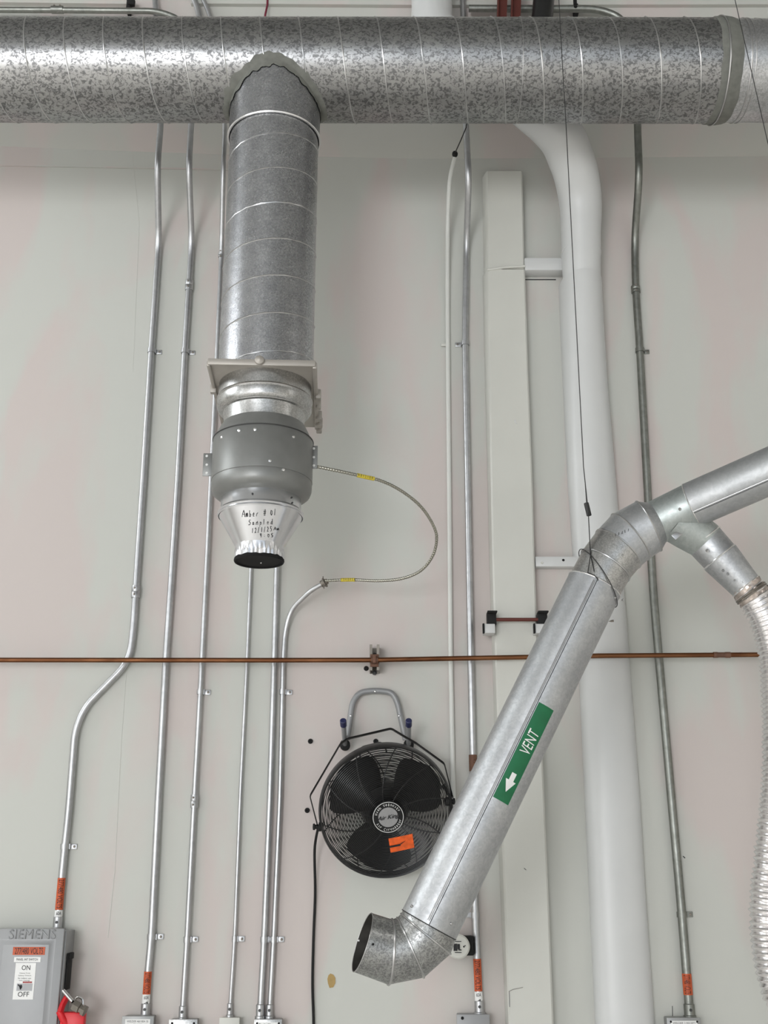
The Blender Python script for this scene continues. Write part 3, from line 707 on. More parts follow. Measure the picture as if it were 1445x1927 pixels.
cm.box((a.x, -OC-.012, cz+.001), (.012, .012, .03), bev=.003).box((a.x, -.074, cz), (.03, .006, .045), bev=.001)
obj('clamp_strap', cm, M['rust'], cl, label='rusty pipe strap')
for dz in (.032, -.032): obj('bolt', MB().lathe((a.x, -.004, cz+dz), (0, -1, 0), [(0, .009), (.006, .009), (.006, .005), (.012, .005), (.0125, .001)], 6, False, True), M['crease'], cl)
# black and white pipe guides on the pilaster with a short red rod
rod = tag(obj('red_rod', MB().tube([P(928, 1166, .085), P(1024, 1166, .085)], .0065, 14), M['red_iron']), 'short brown-red rod across the left pilaster above the copper pipe', 'rod')
for (xa, xb, lb, lb2) in ((917, 934, 'black steel bracket at the left end of the red rod', 'white block below the left end of the red rod'), (1012, 1030, 'black steel bracket at the right end of the red rod', 'white block below the right end of the red rod')):
    c_ = P((xa+xb)/2, 1165, .09); w = (P(xb, 1165, .09)-P(xa, 1165, .09)).x
    m = MB().box(c_+Vector((0, .02, .003)), (w, .045, .046), bev=.003)
    m.box(c_+Vector((.0, -.004, .022)), (w*1.1, .05, .006), bev=.002)
    tag(obj('rod_bracket', m, M['blackmatt']), lb, 'bracket')
    c_ = P((xa+xb)/2-5, 1183, .1)
    m = thing('guide_block', c_+Vector((0, 0, -.018)), lb2, 'block')
    obj('body', MB().box(c_+Vector((0, .02, 0)), (.042, .05, .034), bev=.003), M['white'], m)
    obj('slot', MB().box(c_+Vector((-.0205, -.002, .0)), (.006, .016, .034)), M['hole'], m)
c_ = P(1144, 1170, .06); tag(obj('rod_end', MB().tube([c_+Vector((-.03, 0, -.004)), c_+Vector((.0, 0, 0)), c_+Vector((.02, 0, .003))], .005, 8), M['strut']), 'small dark rod end on the wall just right of the slanted vent pipe', 'rod')

# ================================================================== HANGER + WALL FAN
hg = thing('wall_hanger', P(707, 1400, 0), 'grey tubular wall hanger with two upturned hooks above the black fan', 'hanger')
hp = fillet([P(653, 1392, .02), P(663, 1322, .02), P(676, 1303, .02), P(706, 1299, .02), P(738, 1303, .02), P(748, 1322, .02), P(763, 1392, .02)], .04, 6)
obj('frame_tube', MB().tube(hp, .0105, 16), M['bracket_grey'], hg)
for px, py in ((660, 1347), (751, 1347), (706, 1301)): obj('screw', MB().ball(P(px, py, .031), .004, 1, (1, .5, 1)), M['bead'], hg)
for px in (648, 768):
    b0, b1 = P(px+1, 1400, .05), P(px-2 if px < 700 else px+1, 1361, .15)
    h_ = obj('hook', MB().tube([P(653 if px < 700 else 763, 1385, .022), P(px+1, 1398, .04), b0, b0+(b1-b0)*.3, b1], .0085, 14), M['bracket_grey'], hg)
    obj('base_disc', MB().lathe(b0+Vector((0, .022, -.004)), (0, -1, .15), [(0, .004), (0, .018), (.02, .018), (.024, .012), (.024, .001)], 24), M['blackmatt'], h_)
    dd = (b1-b0).normalized(); obj('end_cap', MB().lathe(b1-dd*.012, dd, [(0, .0085), (0, .0112), (.026, .0112), (.028, .009), (.028, .001)], 18), M['blue'], h_, label='blue end cap')

FC = P(726, 1524, .155); RF = .218
wf = thing('wall_fan', FC+Vector((0, 0, -RF)), 'round black caged wall fan hanging from the grey hooks', 'fan')
nrm = Vector((.10, -1, -.36)).normalized()      # face tips down and a touch to the right
UF = (Vector((1, 0, .17))-Vector((1, 0, .17)).dot(nrm)*nrm).normalized(); VF = UF.cross(nrm)*-1
if VF.z < 0: VF = -VF
def FP(x, y, d=0): return FC+UF*x+VF*y+nrm*d
def frontd(r): return .022+.052*(1-(r/RF)**2.6)
def backd(r): return -.022-.045*(1-(r/RF)**2.6)
rim = MB(); rs_ = []
for k_ in range(96):
    a = 2*PI*k_/96; e = UF*math.cos(a)+VF*math.sin(a)
    rs_.append([FC+e*(RF+dx)+nrm*dz for dx, dz in ((-.002, -.022), (.003, -.024), (.006, -.015), (.006, .018), (.003, .026), (-.003, .024), (-.002, .0))])
rim.rings(rs_, closed=True); obj('rim', rim, M['black'], wf)
g = MB(); N = 30
for i in range(N):
    r = .056+(RF-.062)*i/(N-1); g.circle(FP(0, 0, frontd(r)), nrm, r, .0015, 72, 5)
def rib_pts(a0, tw, df, r0=.05, n=12):
    out = []
    for i in range(n+1):
        r = r0+(RF-r0)*i/n; a = a0+tw*(1-i/n); out.append(FP(r*math.cos(a), r*math.sin(a), df(r)-.002))
    return out
for k_ in range(10): g.tube(rib_pts(2*PI*k_/10, .45, frontd), .0020, 6)
obj('front_guard', g, M['black'], wf)
g = MB()
for i in range(16):
    r = .07+(RF-.078)*i/15; g.circle(FP(0, 0, backd(r)), nrm, r, .0014, 72, 5)
for k_ in range(8): g.tube(rib_pts(2*PI*k_/8+.2, -.5, backd), .0022, 6)
obj('rear_guard', g, M['black'], wf)
obj('motor', MB().lathe(FP(0, 0, -.085), nrm, [(0, .06), (.004, .082), (.05, .084), (.075, .075), (.08, .02)], 32, True, True), M['black'], wf)
obj('hub', MB().lathe(FP(0, 0, -.005), nrm, [(0, .035), (.04, .033), (.045, .02), (.046, .001)], 32), M['black'], wf)
for ang in (128, 22, 247):
    a0 = math.radians(ang); rows_ = []
    for i in range(13):
        f = i/12; r = .03+(RF-.045)*f; hw_ = .26+.36*math.sin(PI*min(1, f*1.02)**.7*.62) if f > 0 else .3
        hw_ = (.70 if f < .05 else .60+.14*math.sin(PI*min(1, f))) * (1 if f < .86 else math.sqrt(max(.02, 1-((f-.86)/.15)**2)))
        rows_.append([FP(r*math.cos(a0+.10*f+s*hw_), r*math.sin(a0+.10*f+s*hw_), -.006+.020*s) for s in [x/4 for x in range(-4, 5)]])
    m = MB().grid(rows_); bl = obj('blade', m, M['blackmatt'], wf)
    so = bl.modifiers.new('thickness', 'SOLIDIFY'); so.thickness = .002
bz = .082
bg = obj('badge', MB().lathe(FP(0, 0, bz-.02), nrm, [(0, .052), (.016, .052), (.02, .0505), (.02, .001)], 64), M['blackmatt'], wf, label='round maker badge')
obj('badge_ring', MB().circle(FP(0, 0, bz), nrm, .0495, .0010, 64), M['label_white'], bg)
obj('badge_face', MB().lathe(FP(0, 0, bz), nrm, [(0, .0325), (.0008, .032), (.001, .0001)], 64), M['silver_badge'], bg)
lt = MB(); lettering(lt, 'Air King', plane_fn(FP(.0, -.001, bz+.0018), UF, VF), .074, .0175, .45)
for dx in (-.0006, .0006): lettering(lt, 'Air King', plane_fn(FP(dx, -.001, bz+.0019), UF, VF), .074, .0175, .45)
obj('badge_name', lt, M['ink'], bg)
lt = MB()
lt.tube([FP(-.036, -.0095, bz+.0015), FP(.0, -.0085, bz+.0015)], .0006, 4)
def arc_text(mb, s, R, a_mid, span, h, flip=False):
    n = len(s)
    for i, ch in enumerate(s):
        if ch == ' ': continue
        a = a_mid + (span*(.5-(i+.5)/n) if not flip else -span*(.5-(i+.5)/n))
        e = UF*math.cos(a)+VF*math.sin(a); t_ = e.cross(nrm)*-1
        if t_.dot(UF*math.sin(a)-VF*math.cos(a)) < 0: t_ = -t_
        if flip: t_, e2 = -t_, -e
        else: e2 = e
        C = FC+e*R+nrm*(bz+.0008); wd = span*R/n*.72
        lettering(mb, ch, plane_fn(C, t_, e2), wd*(.4 if ch in 'il' else .95), h*(1 if ch.isupper() or ch in 'lhtd' else .72))
lt2 = MB(); arc_text(lt2, 'High Velocity', .0408, PI/2, 2.5, .0085); arc_text(lt2, 'Air Circulator', .0408, -PI/2, 2.5, .0085, True)
obj('badge_lettering', lt2, M['label_white'], bg)
# orange sticker
sx, sy = .030, -.098
def OS(u, v): 
    r = math.hypot(sx+u, sy+v); return FP(sx+u, sy+v, max(frontd(r), .03)+.004)
m = MB(); patch(m, OS, -.040, .040, -.024, .026, 6, 4); stk = obj('warning_sticker', m, M['orange_bright'], wf, label='torn orange warning sticker')
m = MB(); patch(m, lambda u, v: OS(u, v)+nrm*.0015, -.040, -.004, -.006, .001, 4, 1); m.grid([[OS(-.004, -.002)+nrm*.0015, OS(.012, .006)+nrm*.0015], [OS(-.004, .002)+nrm*.0015, OS(.014, .008)+nrm*.0015]]); obj('print_mark', m, M['ink'], stk)
# carry handle and yoke
obj('carry_handle', MB().tube(fillet([P(678, 1434, .15), P(676, 1407, .13), P(716, 1397, .13), P(724, 1402, .13), P(727, 1414, .15)], .02, 5), .0032, 10), M['black'], wf)
yk = [P(598, 1556, .165), P(583, 1498, .15), P(641, 1399, .09), P(655, 1390, .085), P(736, 1371, .085), P(764, 1388, .085), P(782, 1398, .09), P(836, 1437, .13), P(852, 1500, .165)]
obj('yoke', MB().tube(fillet(yk, .008, 3), 1, 8, flat=(.010, .0022, Vector((0, -1, 0)))), M['black'], wf)
for px, py, sd in ((599, 1556, -1), (846, 1508, 1)):
    obj('pivot_knob', MB().lathe(P(px, py, .165)-Vector((sd*.016, 0, 0)), (sd, 0, 0), [(0, .010), (.002, .014), (.014, .015), (.016, .008), (.026, .007), (.028, .011), (.034, .010), (.035, .001)], 16, True), M['blackmatt'], wf)
obj('side_bracket', MB().tube([P(834, 1478, .16), P(846, 1497, .17), P(850, 1528, .165)], 1, 8, flat=(.012, .006, Vector((0, -1, 0)))), M['blackmatt'], wf)
tag(obj('power_cord', MB().tube(spline([P(598, 1560, .10), P(592, 1600, .05), P(593, 1680, .012), P(590, 1760, .008), P(588, 1850, .008), P(590, 1927, .008), P(590, 2050, .008)], 8), .0046, 10), M['blackmatt']), 'black power cord hanging from the left side of the fan', 'cord')
for px, py, lb in ((584, 1395, 'black wall plug left of the fan hooks'), (707, 1395, 'black wall plug between the fan hooks'), (578, 1525, 'black wall plug left of the fan cage'), (689, 1258, 'black wall plug below left of the copper pipe clamp')):
    tag(obj('wall_plug', MB().lathe(P(px, py, 0), (0, -1, 0), [(0, .009), (.005, .0085), (.008, .006), (.008, .0035), (.004, .003), (.004, .0001)], 16), M['blackmatt']), lb, 'wall plug', 'black wall plugs round the fan')

# ================================================================== SLANTED VENT PIPE
OV = .87
pv0, pv1 = P(1118, 1102, OV), P(807, 1740, OV); RV = 108/2/PPM(1400, OV)
dv = (pv0-pv1).normalized(); LV = (pv0-pv1).length
vp = thing('vent_pipe', pv1-Vector((0, 0, RV)), 'long slanted metal vent pipe with the green label', 'pipe')
obj('pipe_barrel', MB().lathe(pv1, dv, [(0, RV), (LV, RV)], 80), M['vent'], vp)
sideV = dv.cross(Vector((0, -1, 0)))*1
if sideV.x < 0: sideV = -sideV
facev = Vector((0, -1, -.22)); facev = (facev-facev.dot(dv)*dv).normalized(); sv = dv.cross(facev); sv = sv if sv.x > 0 else -sv
cmid = (pv0+pv1)/2
def VF_(u, v, lift=.0): # u round to the right, v along upward from pv1
    a = u/RV-.12; return pv1+dv*v+(facev*math.cos(a)+sv*math.sin(a))*(RV+lift)
sm = MB(); 
for du, lf in ((-.011, .0012), (-.007, .0016)): sm.tube([VF_(du, .01, lf), VF_(du, LV-.01, lf)], .0013, 6)
obj('lock_seam', sm, M['seam'], vp)
obj('seam_groove', MB().tube([VF_(-.002, .0, .0002), VF_(-.002, LV, .0002)], .0011, 6), M['crease'], vp)
def edge_bead(c, d, r, rb, parent, mat='bead', name='rim_bead'): return obj(name, MB().circle(c, d, r, rb, 64), M[mat], parent)
edge_bead(pv0, dv, RV, .0022, vp); edge_bead(pv1, dv, RV, .0015, vp, 'crease')
for v_, u_ in ((.03, .05), (.02, -.07), (LV-.02, .075)): obj('screw', MB().ball(VF_(u_, v_, .001), .0045, 1), M['seam'], vp)
# label
def vof(py): # distance along the pipe for a photo row on its axis
    return (P(1118+(py-1102)*(807-1118)/(1740-1102), py, OV)-pv1).dot(dv)
v0, v1 = vof(1503)-.0, vof(1329)
lab = MB(); wl = math.radians(36)*RV; patch(lab, lambda u, v: VF_(u, v, .0009), .001, wl, v0, v1, 12, 2)
lo = obj('pipe_label', lab, M['green'], vp, label='green VENT label')
um = (wl+.001)/2
lt = MB(); vm = v0+(v1-v0)*.62
lettering(lt, 'VENT', lambda a, b: VF_(um-b, vm+a, .0016), .068, .031, .12, .006); obj('label_text', lt, M['label_white'], lo)
ar = MB(); va = v0+(v1-v0)*.19
def AR(u, v): return VF_(um+u, va+v, .0016)
ar.grid([[AR(-.007+.014*i/4, .004), AR(-.007+.014*i/4, .028)] for i in range(5)])
ar.grid([[AR((-.0155+.031*i/8), .006), AR((-.0155+.031*i/8)*.02, -.026)] for i in range(9)])
obj('label_arrow', ar, M['label_white'], lo)

# ---- mitred elbows
def elbow(name, label, pts, rads, mat, beads, screws=(), bead_mat='seam', lead=None):
    q = [P(*p) for p in pts]; t = thing(name, min(q, key=lambda v: v.z), label, 'pipe elbow')
    n = len(q)
    tmp = MB(); tmp.tube(q, rads, 64, caps=False); tmp.bm.verts.ensure_lookup_table()
    vs = [v.co.copy() for v in tmp.bm.verts]; tmp.bm.free()
    ring = [vs[i*64:(i+1)*64] for i in range(n)]
    for i in range(n-1):
        obj('elbow_gore', MB().rings([ring[i], ring[i+1]]), M[mat if isinstance(mat, str) else mat[i]], t)
    for i, rb in beads:
        obj('gore_bead', MB().tube(ring[i], rb, 6, closed=True), M[bead_mat], t)
    return t, q, ring
tl, ql, ringl = elbow('pipe_elbow', 'dull metal elbow on the lower end of the vent pipe, open to the left', [(813, 1728, OV), (801, 1757, OV), (772, 1783, OV), (734, 1791, OV+.004), (682, 1773, OV+.018)], [RV-.003, RV, RV-.001, RV-.002, RV-.004], 'elbow', ((1, .0030), (2, .0032), (3, .0036), (4, .0012)))
# inner wall and dark throat of the mouth
inn = [c_ for c_ in ringl[4]]; cm_ = sum(inn, Vector())/64
inner = [cm_+(v-cm_)*.975 for v in inn]; back = [sum(ringl[3], Vector())/64+(v-sum(ringl[3], Vector())/64)*.95 for v in ringl[3]]
obj('mouth_lining', MB().rings([inn, inner, back], False, True), M['sooty'], tl, label='dark inside of the open mouth')
obj('screw', MB().ball(P(702, 1777, OV+.02+RV*.93), .0035, 1), M['hole'], tl)
obj('rivet', MB().ball(P(675, 1770, OV-.01), .003, 1), M['label_white'], tl)
tu, qu, ringu = elbow('pipe_elbow', 'bright metal elbow joining the slanted vent pipe to the wye', [(1113, 1112, OV), (1139, 1064, OV), (1163, 1033, OV), (1186, 1010, OV), (1220, 990, OV+.01), (1238, 983, OV+.015)], [RV-.003, RV-.001, RV+.001, RV+.004, RV+.001, RV-.018], ['fitting', 'fitting', 'vent', 'vent', 'vent'], ((1, .0032), (2, .003), (3, .003), (4, .0025)), bead_mat='seam')
for px, py in ((1171, 1045), (1210, 1000), (1172, 1129)): obj('screw', MB().ball(P(px, py, OV+(.075 if px < 1230 else .05)*(1 if py < 1100 else .1)), .0045, 1), M['seam'], tu)
wr = MB()
for i in range(7):
    p0 = P(1158+i*6, 1009-i*2.2, OV+RV*1.02); wr.tube([p0, p0+Vector((.001*(i % 3), -.001, .008))], .0009, 4)
obj('marker_scrawl', wr, M['ink'], tu)

# ---- wye and right arm
RA = 82/2/PPM(960, OV)
w0, w1 = P(1225, 988, OV+.005), P(1302, 950, OV+.05)
wy = thing('wye_fitting', P(1310, 1030, OV), 'pale Y-shaped metal fitting between the elbow, the right arm and the foil hose', 'pipe fitting')
dw = (w1-w0).normalized()
obj('through_pipe', MB().lathe(w0, dw, [(-.005, RA-.004), (0, RA), ((w1-w0).length+.03, RA)], 64), M['wye'], wy)
edge_bead(w0+dw*.006, dw, RA, .0022, wy)
b0, b1, b2, b3 = P(1268, 978, OV+.02), P(1325, 1016, OV+.0), P(1354, 1048, OV-.0), P(1403, 1103, OV)
def rr_(w): return w/2/PPM(1050, OV)
obj('branch_pipe', MB().tube([b0, (b0+b1)/2, b1, b1+(b2-b1)*.2], [rr_(84), rr_(80), rr_(74), rr_(72)], 64, caps=False), M['wye'], wy)
obj('name_plate', MB().box(P(1274, 1006, OV+RA*.93), (.030, .003, .018), rot=Matrix.Rotation(-math.radians(38), 3, 'Y') , bev=.001), M['seam'], wy)
edge_bead(b1, (b2-b1), rr_(75), .0025, wy); 
ra = thing('vent_pipe', w1, 'metal vent pipe arm rising to the right edge from the wye', 'pipe')
w2 = P(1900, 690, OV+.45)
da = (w2-w1).normalized(); LA = (w2-w1).length
obj('pipe_barrel', MB().lathe(w1, da, [(0, RA+.002), (LA, RA+.002)], 64), M['arm'], ra)
fa = Vector((.1, -1, -.35)); fa = (fa-fa.dot(da)*da).normalized(); sa = da.cross(fa)
sa = sa if sa.z < 0 else -sa
def AF(u, v, lift=0): a = u/RA; return w1+da*v+(fa*math.cos(a)+sa*math.sin(a))*(RA+.002+lift)
obj('seam_groove', MB().tube([AF(.012, 0, 0), AF(.012, LA, 0)], .0011, 6), M['crease'], ra)
obj('lock_seam', MB().tube([AF(.007, 0, .001), AF(.007, LA, .001)], .0013, 6), M['seam'], ra)
edge_bead(w1, da, RA+.002, .002, ra)
obj('screw', MB().ball(P(1279, 958, OV+.05+RA*.8), .005, 1), M['seam'], ra)
rd = thing('hose_adapter', b3, 'tapered metal adapter with dark spots above the foil hose', 'pipe fitting')
obj('adapter_body', MB().tube([b1+(b2-b1)*.1, b2, b2+(b3-b2)*.03, b3], [rr_(73), rr_(71), rr_(74), rr_(59)], 64, caps=False), M['vent'], rd)
edge_bead(b2, (b3-b2), rr_(71), .0028, rd); edge_bead(b3, (b3-b2), rr_(59), .0025, rd)
sp = MB()
for px, py, s in ((1366, 1063, .004), (1375, 1066, .005), (1386, 1076, .0045), (1391, 1085, .004), (1399, 1094, .006), (1369, 1080, .004), (1382, 1092, .003), (1360, 1074, .004), (1407, 1078, .003)):
    c_ = P(px, py, OV+rr_(60)*.93); sp.circle(c_, (0, -1, -.2), s*.7, s*.3, 12, 4)
obj('water_spot', sp, M['elbow'], rd)
obj('screw', MB().ball(P(1331, 1036, OV+rr_(70)*.95), .006, 1), M['seam'], rd)

# ---- foil hose
fh = thing('foil_hose', P(1450, 1760, OV), 'corrugated shiny foil hose hanging down the right edge', 'hose')
hp_ = spline([P(*p) for p in [(1404, 1104, OV), (1428, 1135, OV), (1451, 1185, OV), (1464, 1240, OV), (1468, 1300, OV), (1471, 1400, OV), (1468, 1500, OV), (1458, 1600, OV), (1449, 1690, OV), (1450, 1760, OV), (1461, 1830, OV), (1486, 1900, OV), (1530, 1980, OV)]], 24)
hp_ = resample(hp_, .0024)
RH = 68/2/PPM(1400, OV)
rl = []
for i in range(len(hp_)):
    f = (i % 6)/6; base = RH if i > 26 else RH*(.84+.16*i/26)
    rl.append(base+.0032*math.cos(2*PI*f)+ .0014*noise.noise(Vector((i*.11, 0, 0)))*3)
obj('corrugated_wall', MB().tube(hp_, rl, 48, caps=False), M['foil'], fh)
dh = (hp_[22]-hp_[0]).normalized()
tp = MB(); rr = []
for i in range(9):
    ring = []; c_ = hp_[0]+dh*(-.004+.0055*i); u = dh.orthogonal().normalized(); w = dh.cross(u)
    for k_ in range(48):
        a = 2*PI*k_/48; r = RH*.93+.0035*noise.noise(Vector((math.cos(a)*3, math.sin(a)*3, i*.9)))*2; ring.append(c_+(u*math.cos(a)+w*math.sin(a))*r)
    rr.append(ring)
tp.rings(rr); obj('tape_wrap', tp, M['foil_tape'], fh, label='crinkled tape wrap')
hc = MB(); hc.circle(hp_[0]+dh*.020, dh, RH*.965, .003, 48).circle(hp_[0]+dh*.026, dh, RH*.965, .003, 48); hc.box(P(1437, 1108, OV+.0), (.02, .03, .018), bev=.003)
obj('hose_clamp', hc, M['strut'], fh)

# ---- suspension wires
ws = thing('suspension_wire', P(1110, 1075, OV), 'thin dark wire with a grip holding up the slanted vent pipe', 'wire')
wpts = [P(1030, -420, OV+.005), P(1056, 85, OV+.005), P(1065, 235, OV+.005), P(1098, 880, OV+.005), P(1107, 965, OV+.02), P(1111, 1045, OV+.06), P(1118, 1075, OV+RV+.004)]
obj('wire_strand', MB().tube(wpts, .0014, 6), M['wire'], ws)
obj('wire_tail', MB().tube([P(1101, 908, OV+.006), P(1104, 950, OV+.008), P(1107, 968, OV+.02)], .0014, 6), M['wire'], ws)
obj('wire_grip', MB().tube([P(1103, 947, OV+.012), P(1108.5, 970, OV+.014)], .0075, 10, flat=None), M['wire'], ws)
u_ = dv.orthogonal().normalized(); w_ = dv.cross(u_)
cw = pv0+dv*.035
lp = [] 
tilt = Vector((0, -1, 0)); ax2 = (dv+Vector((0, 0, 0))+sideV*.45).normalized(); 
for k_ in range(64):
    a = 2*PI*k_/64; e = u_*math.cos(a)+w_*math.sin(a); t_ = -e.dot(sideV)*RV*.65
    lp.append(cw-dv*.01+e*(RV+.003)+dv*t_)
obj('wire_loop', MB().tube(lp, .0014, 6, closed=True), M['wire'], ws)
obj('wire_tail', MB().tube([P(1111, 1045, OV+RV+.0), P(1106, 1078, OV+RV+.006), P(1118, 1082, OV+RV+.008), P(1126, 1092, OV+RV+.004)], .0014, 6), M['wire'], ws)
tag(obj('suspension_wire', MB().tube([P(1330, -200, OV+.06), P(1383, 0, OV+.06), P(1445, 270, OV+.06), P(1600, 945, OV+.06)], .0013, 6), M['wire']), 'thin wire slanting across the far right end of the big duct', 'wire')

# ================================================================== SAFETY SWITCH
OB = .11
xr_t, xr_b = P(127, 1747, OB), P(112, 1927, OB)
ss = thing('safety_switch', Vector((xr_t.x-.15, 0, xr_t.z-.55)), 'grey electrical safety switch box with red lever at the lower left', 'electrical box')
W_, H_ = .30, .55; x1, zt = xr_t.x, xr_t.z; x0 = x1-W_
obj('box_body', MB().box(((x0+x1)/2, -OB/2+.004, zt-H_/2-.004), (W_-.006, OB-.008, H_-.008), bev=.004), M['box_grey'], ss)
dr = MB(); dr.box(((x0+x1)/2-.004, -OB, zt-H_/2), (W_-.008, .012, H_), bev=.004)
door = obj('box_door', dr, M['box_grey'], ss)
# raised centre panel with bevelled edges
a = P(2, 1772, OB+.006); b = P(108, 1772, OB+.006)
px0, px1 = P(4, 1790, OB).x, P(98, 1790, OB).x; pt, pb = P(50, 1773, OB).z, zt-H_+.03
rr = [[Vector((px0-e_, -OB-d_, pt+e_)), Vector((px1+e_, -OB-d_, pt+e_)), Vector((px1+e_, -OB-d_, pb-e_)), Vector((px0-e_, -OB-d_, pb-e_))] for e_, d_ in ((.010, .006), (.006, .0064), (-.006, .016), (-.008, .0165))]
obj('door_panel', MB().rings(rr, False, True), M['box_grey'], door)
lt = MB(); fn = plane_fn(P(61, 1758, OB+.0075), (1, 0, 0), (0, 0, 1)); lettering(lt, 'SIEMENS', fn, 88/PPM(1758, OB), 17/PPM(1758, OB))
eb = obj('embossed_name', lt, M['box_grey'], door, label='embossed maker name')
so = eb.modifiers.new('relief', 'SOLIDIFY'); so.thickness = .0016; so.offset = 0
def lab_rect(pxa, pya, pxb, pyb, mat, name, parent, off=OB+.0172, label=None):
    a = P(pxa, pya, off); b = P(pxb, pyb, off); m = MB(); m.box(((a.x+b.x)/2, -off, (a.z+b.z)/2), (b.x-a.x, .0008, a.z-b.z)); return obj(name, m, M[mat], parent, label=label)
def lab_text(s, px, py, w, h, parent, mat='ink', off=OB+.0182, name='lettering'):
    m = MB(); k_ = PPM(py, off); lettering(m, s, plane_fn(P(px, py, off), (1, 0, 0), (0, 0, 1)), w/k_, h/k_); return obj(name, m, M[mat], parent)
l1 = lab_rect(25, 1782, 84, 1797, 'orange', 'voltage_sticker', door, label='orange voltage sticker'); lab_text('277/480 VOLTS', 54.5, 1789.5, 53, 11, l1)
l2 = lab_rect(27, 1801, 76, 1810.5, 'label_white', 'panel_sticker', door, label='small white sticker'); lab_text('PANEL INT SWITCH', 51, 1805.5, 40, 4, l2)
l3 = lab_rect(30, 1812, 62, 1881, 'label_white', 'on_off_sticker', door, label='white ON and OFF sticker')
lab_text('ON', 49, 1821, 16, 8.5, l3); lab_text('OFF', 44, 1871, 21, 8.5, l3)
for i, (s_, w) in enumerate((('Heavy Duty', 20), ('Safety Switch', 24), ('for indoor use', 25), ('see rating', 20))): lab_text(s_, 47-i*.5, 1831.5+i*4.6, w, 2.8, l3, 'ink_grey')
m_ = lab_rect(43, 1847, 60, 1850, 'redink', 'red_line', l3, off=OB+.018)
m_ = lab_rect(32, 1851, 60, 1864.5, 'box_grey', 'picture_panel', l3, off=OB+.0178)
m = MB(); m.tube([P(34, 1853, OB+.019), P(39, 1858, OB+.019), P(38, 1862, OB+.019)], .002, 6).ball(P(39, 1857, OB+.019), .005, 1, (1, .2, 1.4)); obj('hand_symbol', m, M['ink'], l3)
# side lever, slot and hasp
sl = MB(); sl.box((x1+.002, -OB*.55, (P(128, 1795, OB).z+P(125, 1865, OB).z)/2), (.006, .05, P(128, 1795, OB).z-P(125, 1865, OB).z), bev=.002)
sl.box((x1+.008, -OB*.6, P(130, 1800, OB).z), (.012, .03, .02), bev=.003)
obj('lever_slot', sl, M['blackmatt'], ss)
lv = MB(); lv.tube([P(126, 1876, OB*.9), P(118, 1891, OB*1.0), P(113, 1906, OB*1.1)], 1, 10, flat=(.010, .012, Vector((1, 0, 0))))
lv.box(P(137, 1928, OB*.95), (.078, .03, .075), bev=.006); lv.tube([P(112, 1902, OB*1.05), P(118, 1916, OB*1.05), P(125, 1926, OB)], .012, 10)
lever = obj('lever', lv, M['red'], ss, label='red lever')
obj('hasp', MB().tube([P(119, 1864, OB*1.1), P(137, 1885, OB*1.25)], .0062, 12), M['chrome'], ss, label='chrome hasp pin')
pk = thing('padlock', P(148, 1905, OB*1.1), 'small steel lock hanging on the red lever of the safety switch', 'padlock')
d1 = (P(163, 1894, OB*1.2)-P(135, 1886, OB*1.2)).normalized()
obj('lock_body', MB().lathe(P(139, 1891, OB*1.2), (.75, -.1, -.35), [(0, .010), (0, .017), (.022, .018), (.024, .013), (.034, .013), (.034, .018), (.044, .018), (.045, .001)], 6), M['strut'], pk)
obj('shackle', MB().tube(fillet([P(139, 1884, OB*1.15), P(145, 1875, OB*1.15), P(156, 1880, OB*1.15), P(156, 1890, OB*1.15)], .012, 5), .0035, 8), M['chrome'], pk)

# ================================================================== JUNCTION BOXES
def jbox(xa, xb, py, off, mat, label, text=None, screws=True, hgt=.16, face=None):
    a = P(xa, py, off); b = P(xb, py, off); cx = (a.x+b.x)/2; w = b.x-a.x
    t = thing('junction_box', (cx, -.0, a.z-hgt), label, 'electrical box')
    obj('box_body', MB().box((cx, -off/2, a.z-hgt/2), (w*.94, off, hgt*.98), bev=.003), M[mat], t)
    cv = obj('cover_plate', MB().box((cx, -off, a.z-hgt/2), (w, .004, hgt), bev=.0015), M[face or mat], t)
    if screws:
        for sx in (-1, 1): obj('screw', MB().lathe((cx+sx*w*.38, -off-.002, a.z-.012), (0, -1, 0), [(0, .004), (.0015, .003), (.0016, .0001)], 10), M['hole'], cv)
    if text:
        k_ = w*.78
        s_ = obj('box_sticker', MB().box((cx, -off-.003, a.z-.022), (k_, .001, .026)), M['label_white'], cv, label='white printed sticker')
        m = MB(); lettering(m, text[0], plane_fn((cx, -off-.0042, a.z-.0155), (1, 0, 0), (0, 0, 1)), k_*.86, .0065)
        if len(text) > 1: lettering(m, text[1], plane_fn((cx, -off-.0042, a.z-.026), (1, 0, 0), (0, 0, 1)), k_*.8, .0065)
        obj('lettering', m, M['ink_grey'], s_)
jbox(230, 290, 1912, .05, 'box_mid', 'grey junction box with white sticker under the second conduit', ('WELDER 460 80A 30', 'PANEL 277/480'), False, face='box_mid')
jbox(318, 372, 1918, .045, 'box_mid', 'pale steel junction box with two screw tabs under the thin conduit', None, True, face='fitting')
jbox(413, 451, 1915, .04, 'offwhite', 'small off-white junction box under the thinnest conduit', None, False)
jbox(478, 531, 1918, .05, 'box_mid', 'steel junction box with sticker under the two close conduits', ('Tech Closet',), True, face='fitting')
jbox(859, 921, 1909, .06, 'box_grey', 'plain grey junction box with one dark screw under the middle conduit', None, False)
obj('screw', MB().lathe(P(870, 1916, .063), (0, -1, 0), [(0, .005), (.0015, .004), (.0016, .0001)], 12), M['hole'], bpy.data.objects['junction_box.004'])
jbox(1254, 1318, 1915, .055, 'box_mid', 'dark grey junction box under the widest right conduit', ('WELDER 2 RECEPT',), True, face='box_mid')

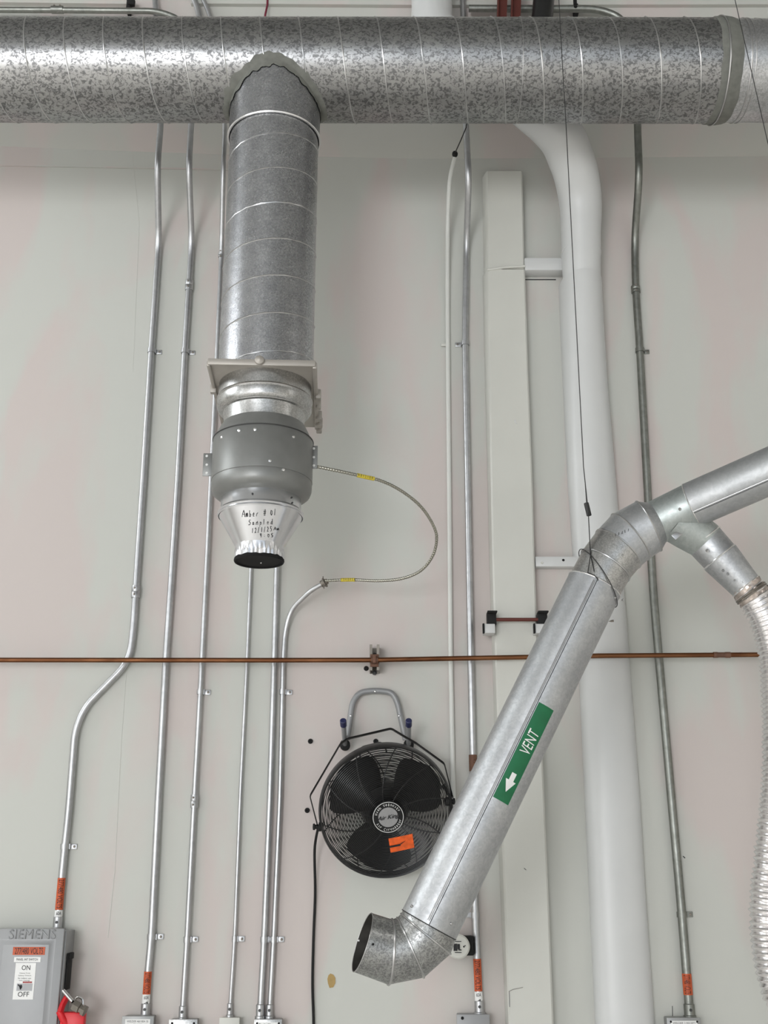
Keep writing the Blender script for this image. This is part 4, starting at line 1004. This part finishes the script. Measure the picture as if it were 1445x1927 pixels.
# ---- round white device on a black back box, beside the vent elbow
al = thing('round_alarm', P(866, 1800, 0), 'round white device on a black box, beside the vent elbow', 'alarm')
c_ = P(868, 1780, .05)
obj('back_box', MB().box(P(880, 1779, .03), (.035, .06, .06), bev=.003).box(P(862, 1779, .02), (.06, .04, .06), bev=.003), M['blackmatt'], al)
dv_ = Vector((-.1, -1, 0)); c_ = P(862, 1781, .07)
obj('disc', MB().lathe(c_, dv_, [(-.012, .036), (0, .0385), (.006, .0385), (.010, .034), (.012, .001)], 48, True), M['offwhite'], al)
m = MB(); m.box(c_+Vector((.001, -.0135, 0)), (.008, .002, .016)).box(c_+Vector((-.010, -.0135, -.002)), (.012, .002, .022)).ball(c_+Vector((.018, -.012, .0)), .0035, 1).ball(c_+Vector((.022, -.012, .003)), .0025, 1)
m.box(c_+Vector((-.001, -.0135, .016)), (.022, .002, .002)).box(c_+Vector((-.001, -.0135, -.018)), (.022, .002, .002)); m.box(c_+Vector((.005, -.0135, -.010)), (.010, .002, .003))
obj('disc_marking', m, M['ink'], al)

# ---- blemishes on the wall
blob = [(618, 1835), (622, 1832), (627, 1834), (631, 1840), (631, 1850), (627, 1858), (620, 1859), (617, 1850), (616, 1842)]
tag(obj('paint_chip', MB().prism([P(x, y, .0) for x, y in blob], (0, -.0015, 0)), M['brown']), 'small tan patch of missing paint on the wall below the fan', 'paint chip')
def mark(pts, r, lb, mat='scuff', off=.0): return tag(obj('scuff_mark', MB().tube([P(x, y, off) for x, y in pts], r, 5), M[mat]), lb, 'scuff')
mark([(1285, 1611), (1289, 1615)], .0018, 'small dark nick right of the widest conduit', 'ink')
mark([(1265, 1893), (1265.5, 1912)], .0012, 'short dark vertical mark above the right junction box', 'ink')
mark([(957, 1866), (965, 1862), (975, 1860), (984, 1858)], .0010, 'faint curved scratch low on the left pilaster', 'scuff', .056)
mark([(958, 1866), (959, 1895)], .0012, 'dark vertical scratch low on the left pilaster', 'ink_grey', .056)
mark([(986, 1634), (990, 1637)], .0014, 'tiny nick on the left pilaster beside the vent pipe', 'ink_grey', .056)
mark([(968, 790), (970, 795), (973, 798)], .002, 'small pale drip on the left pilaster', 'white', .056)
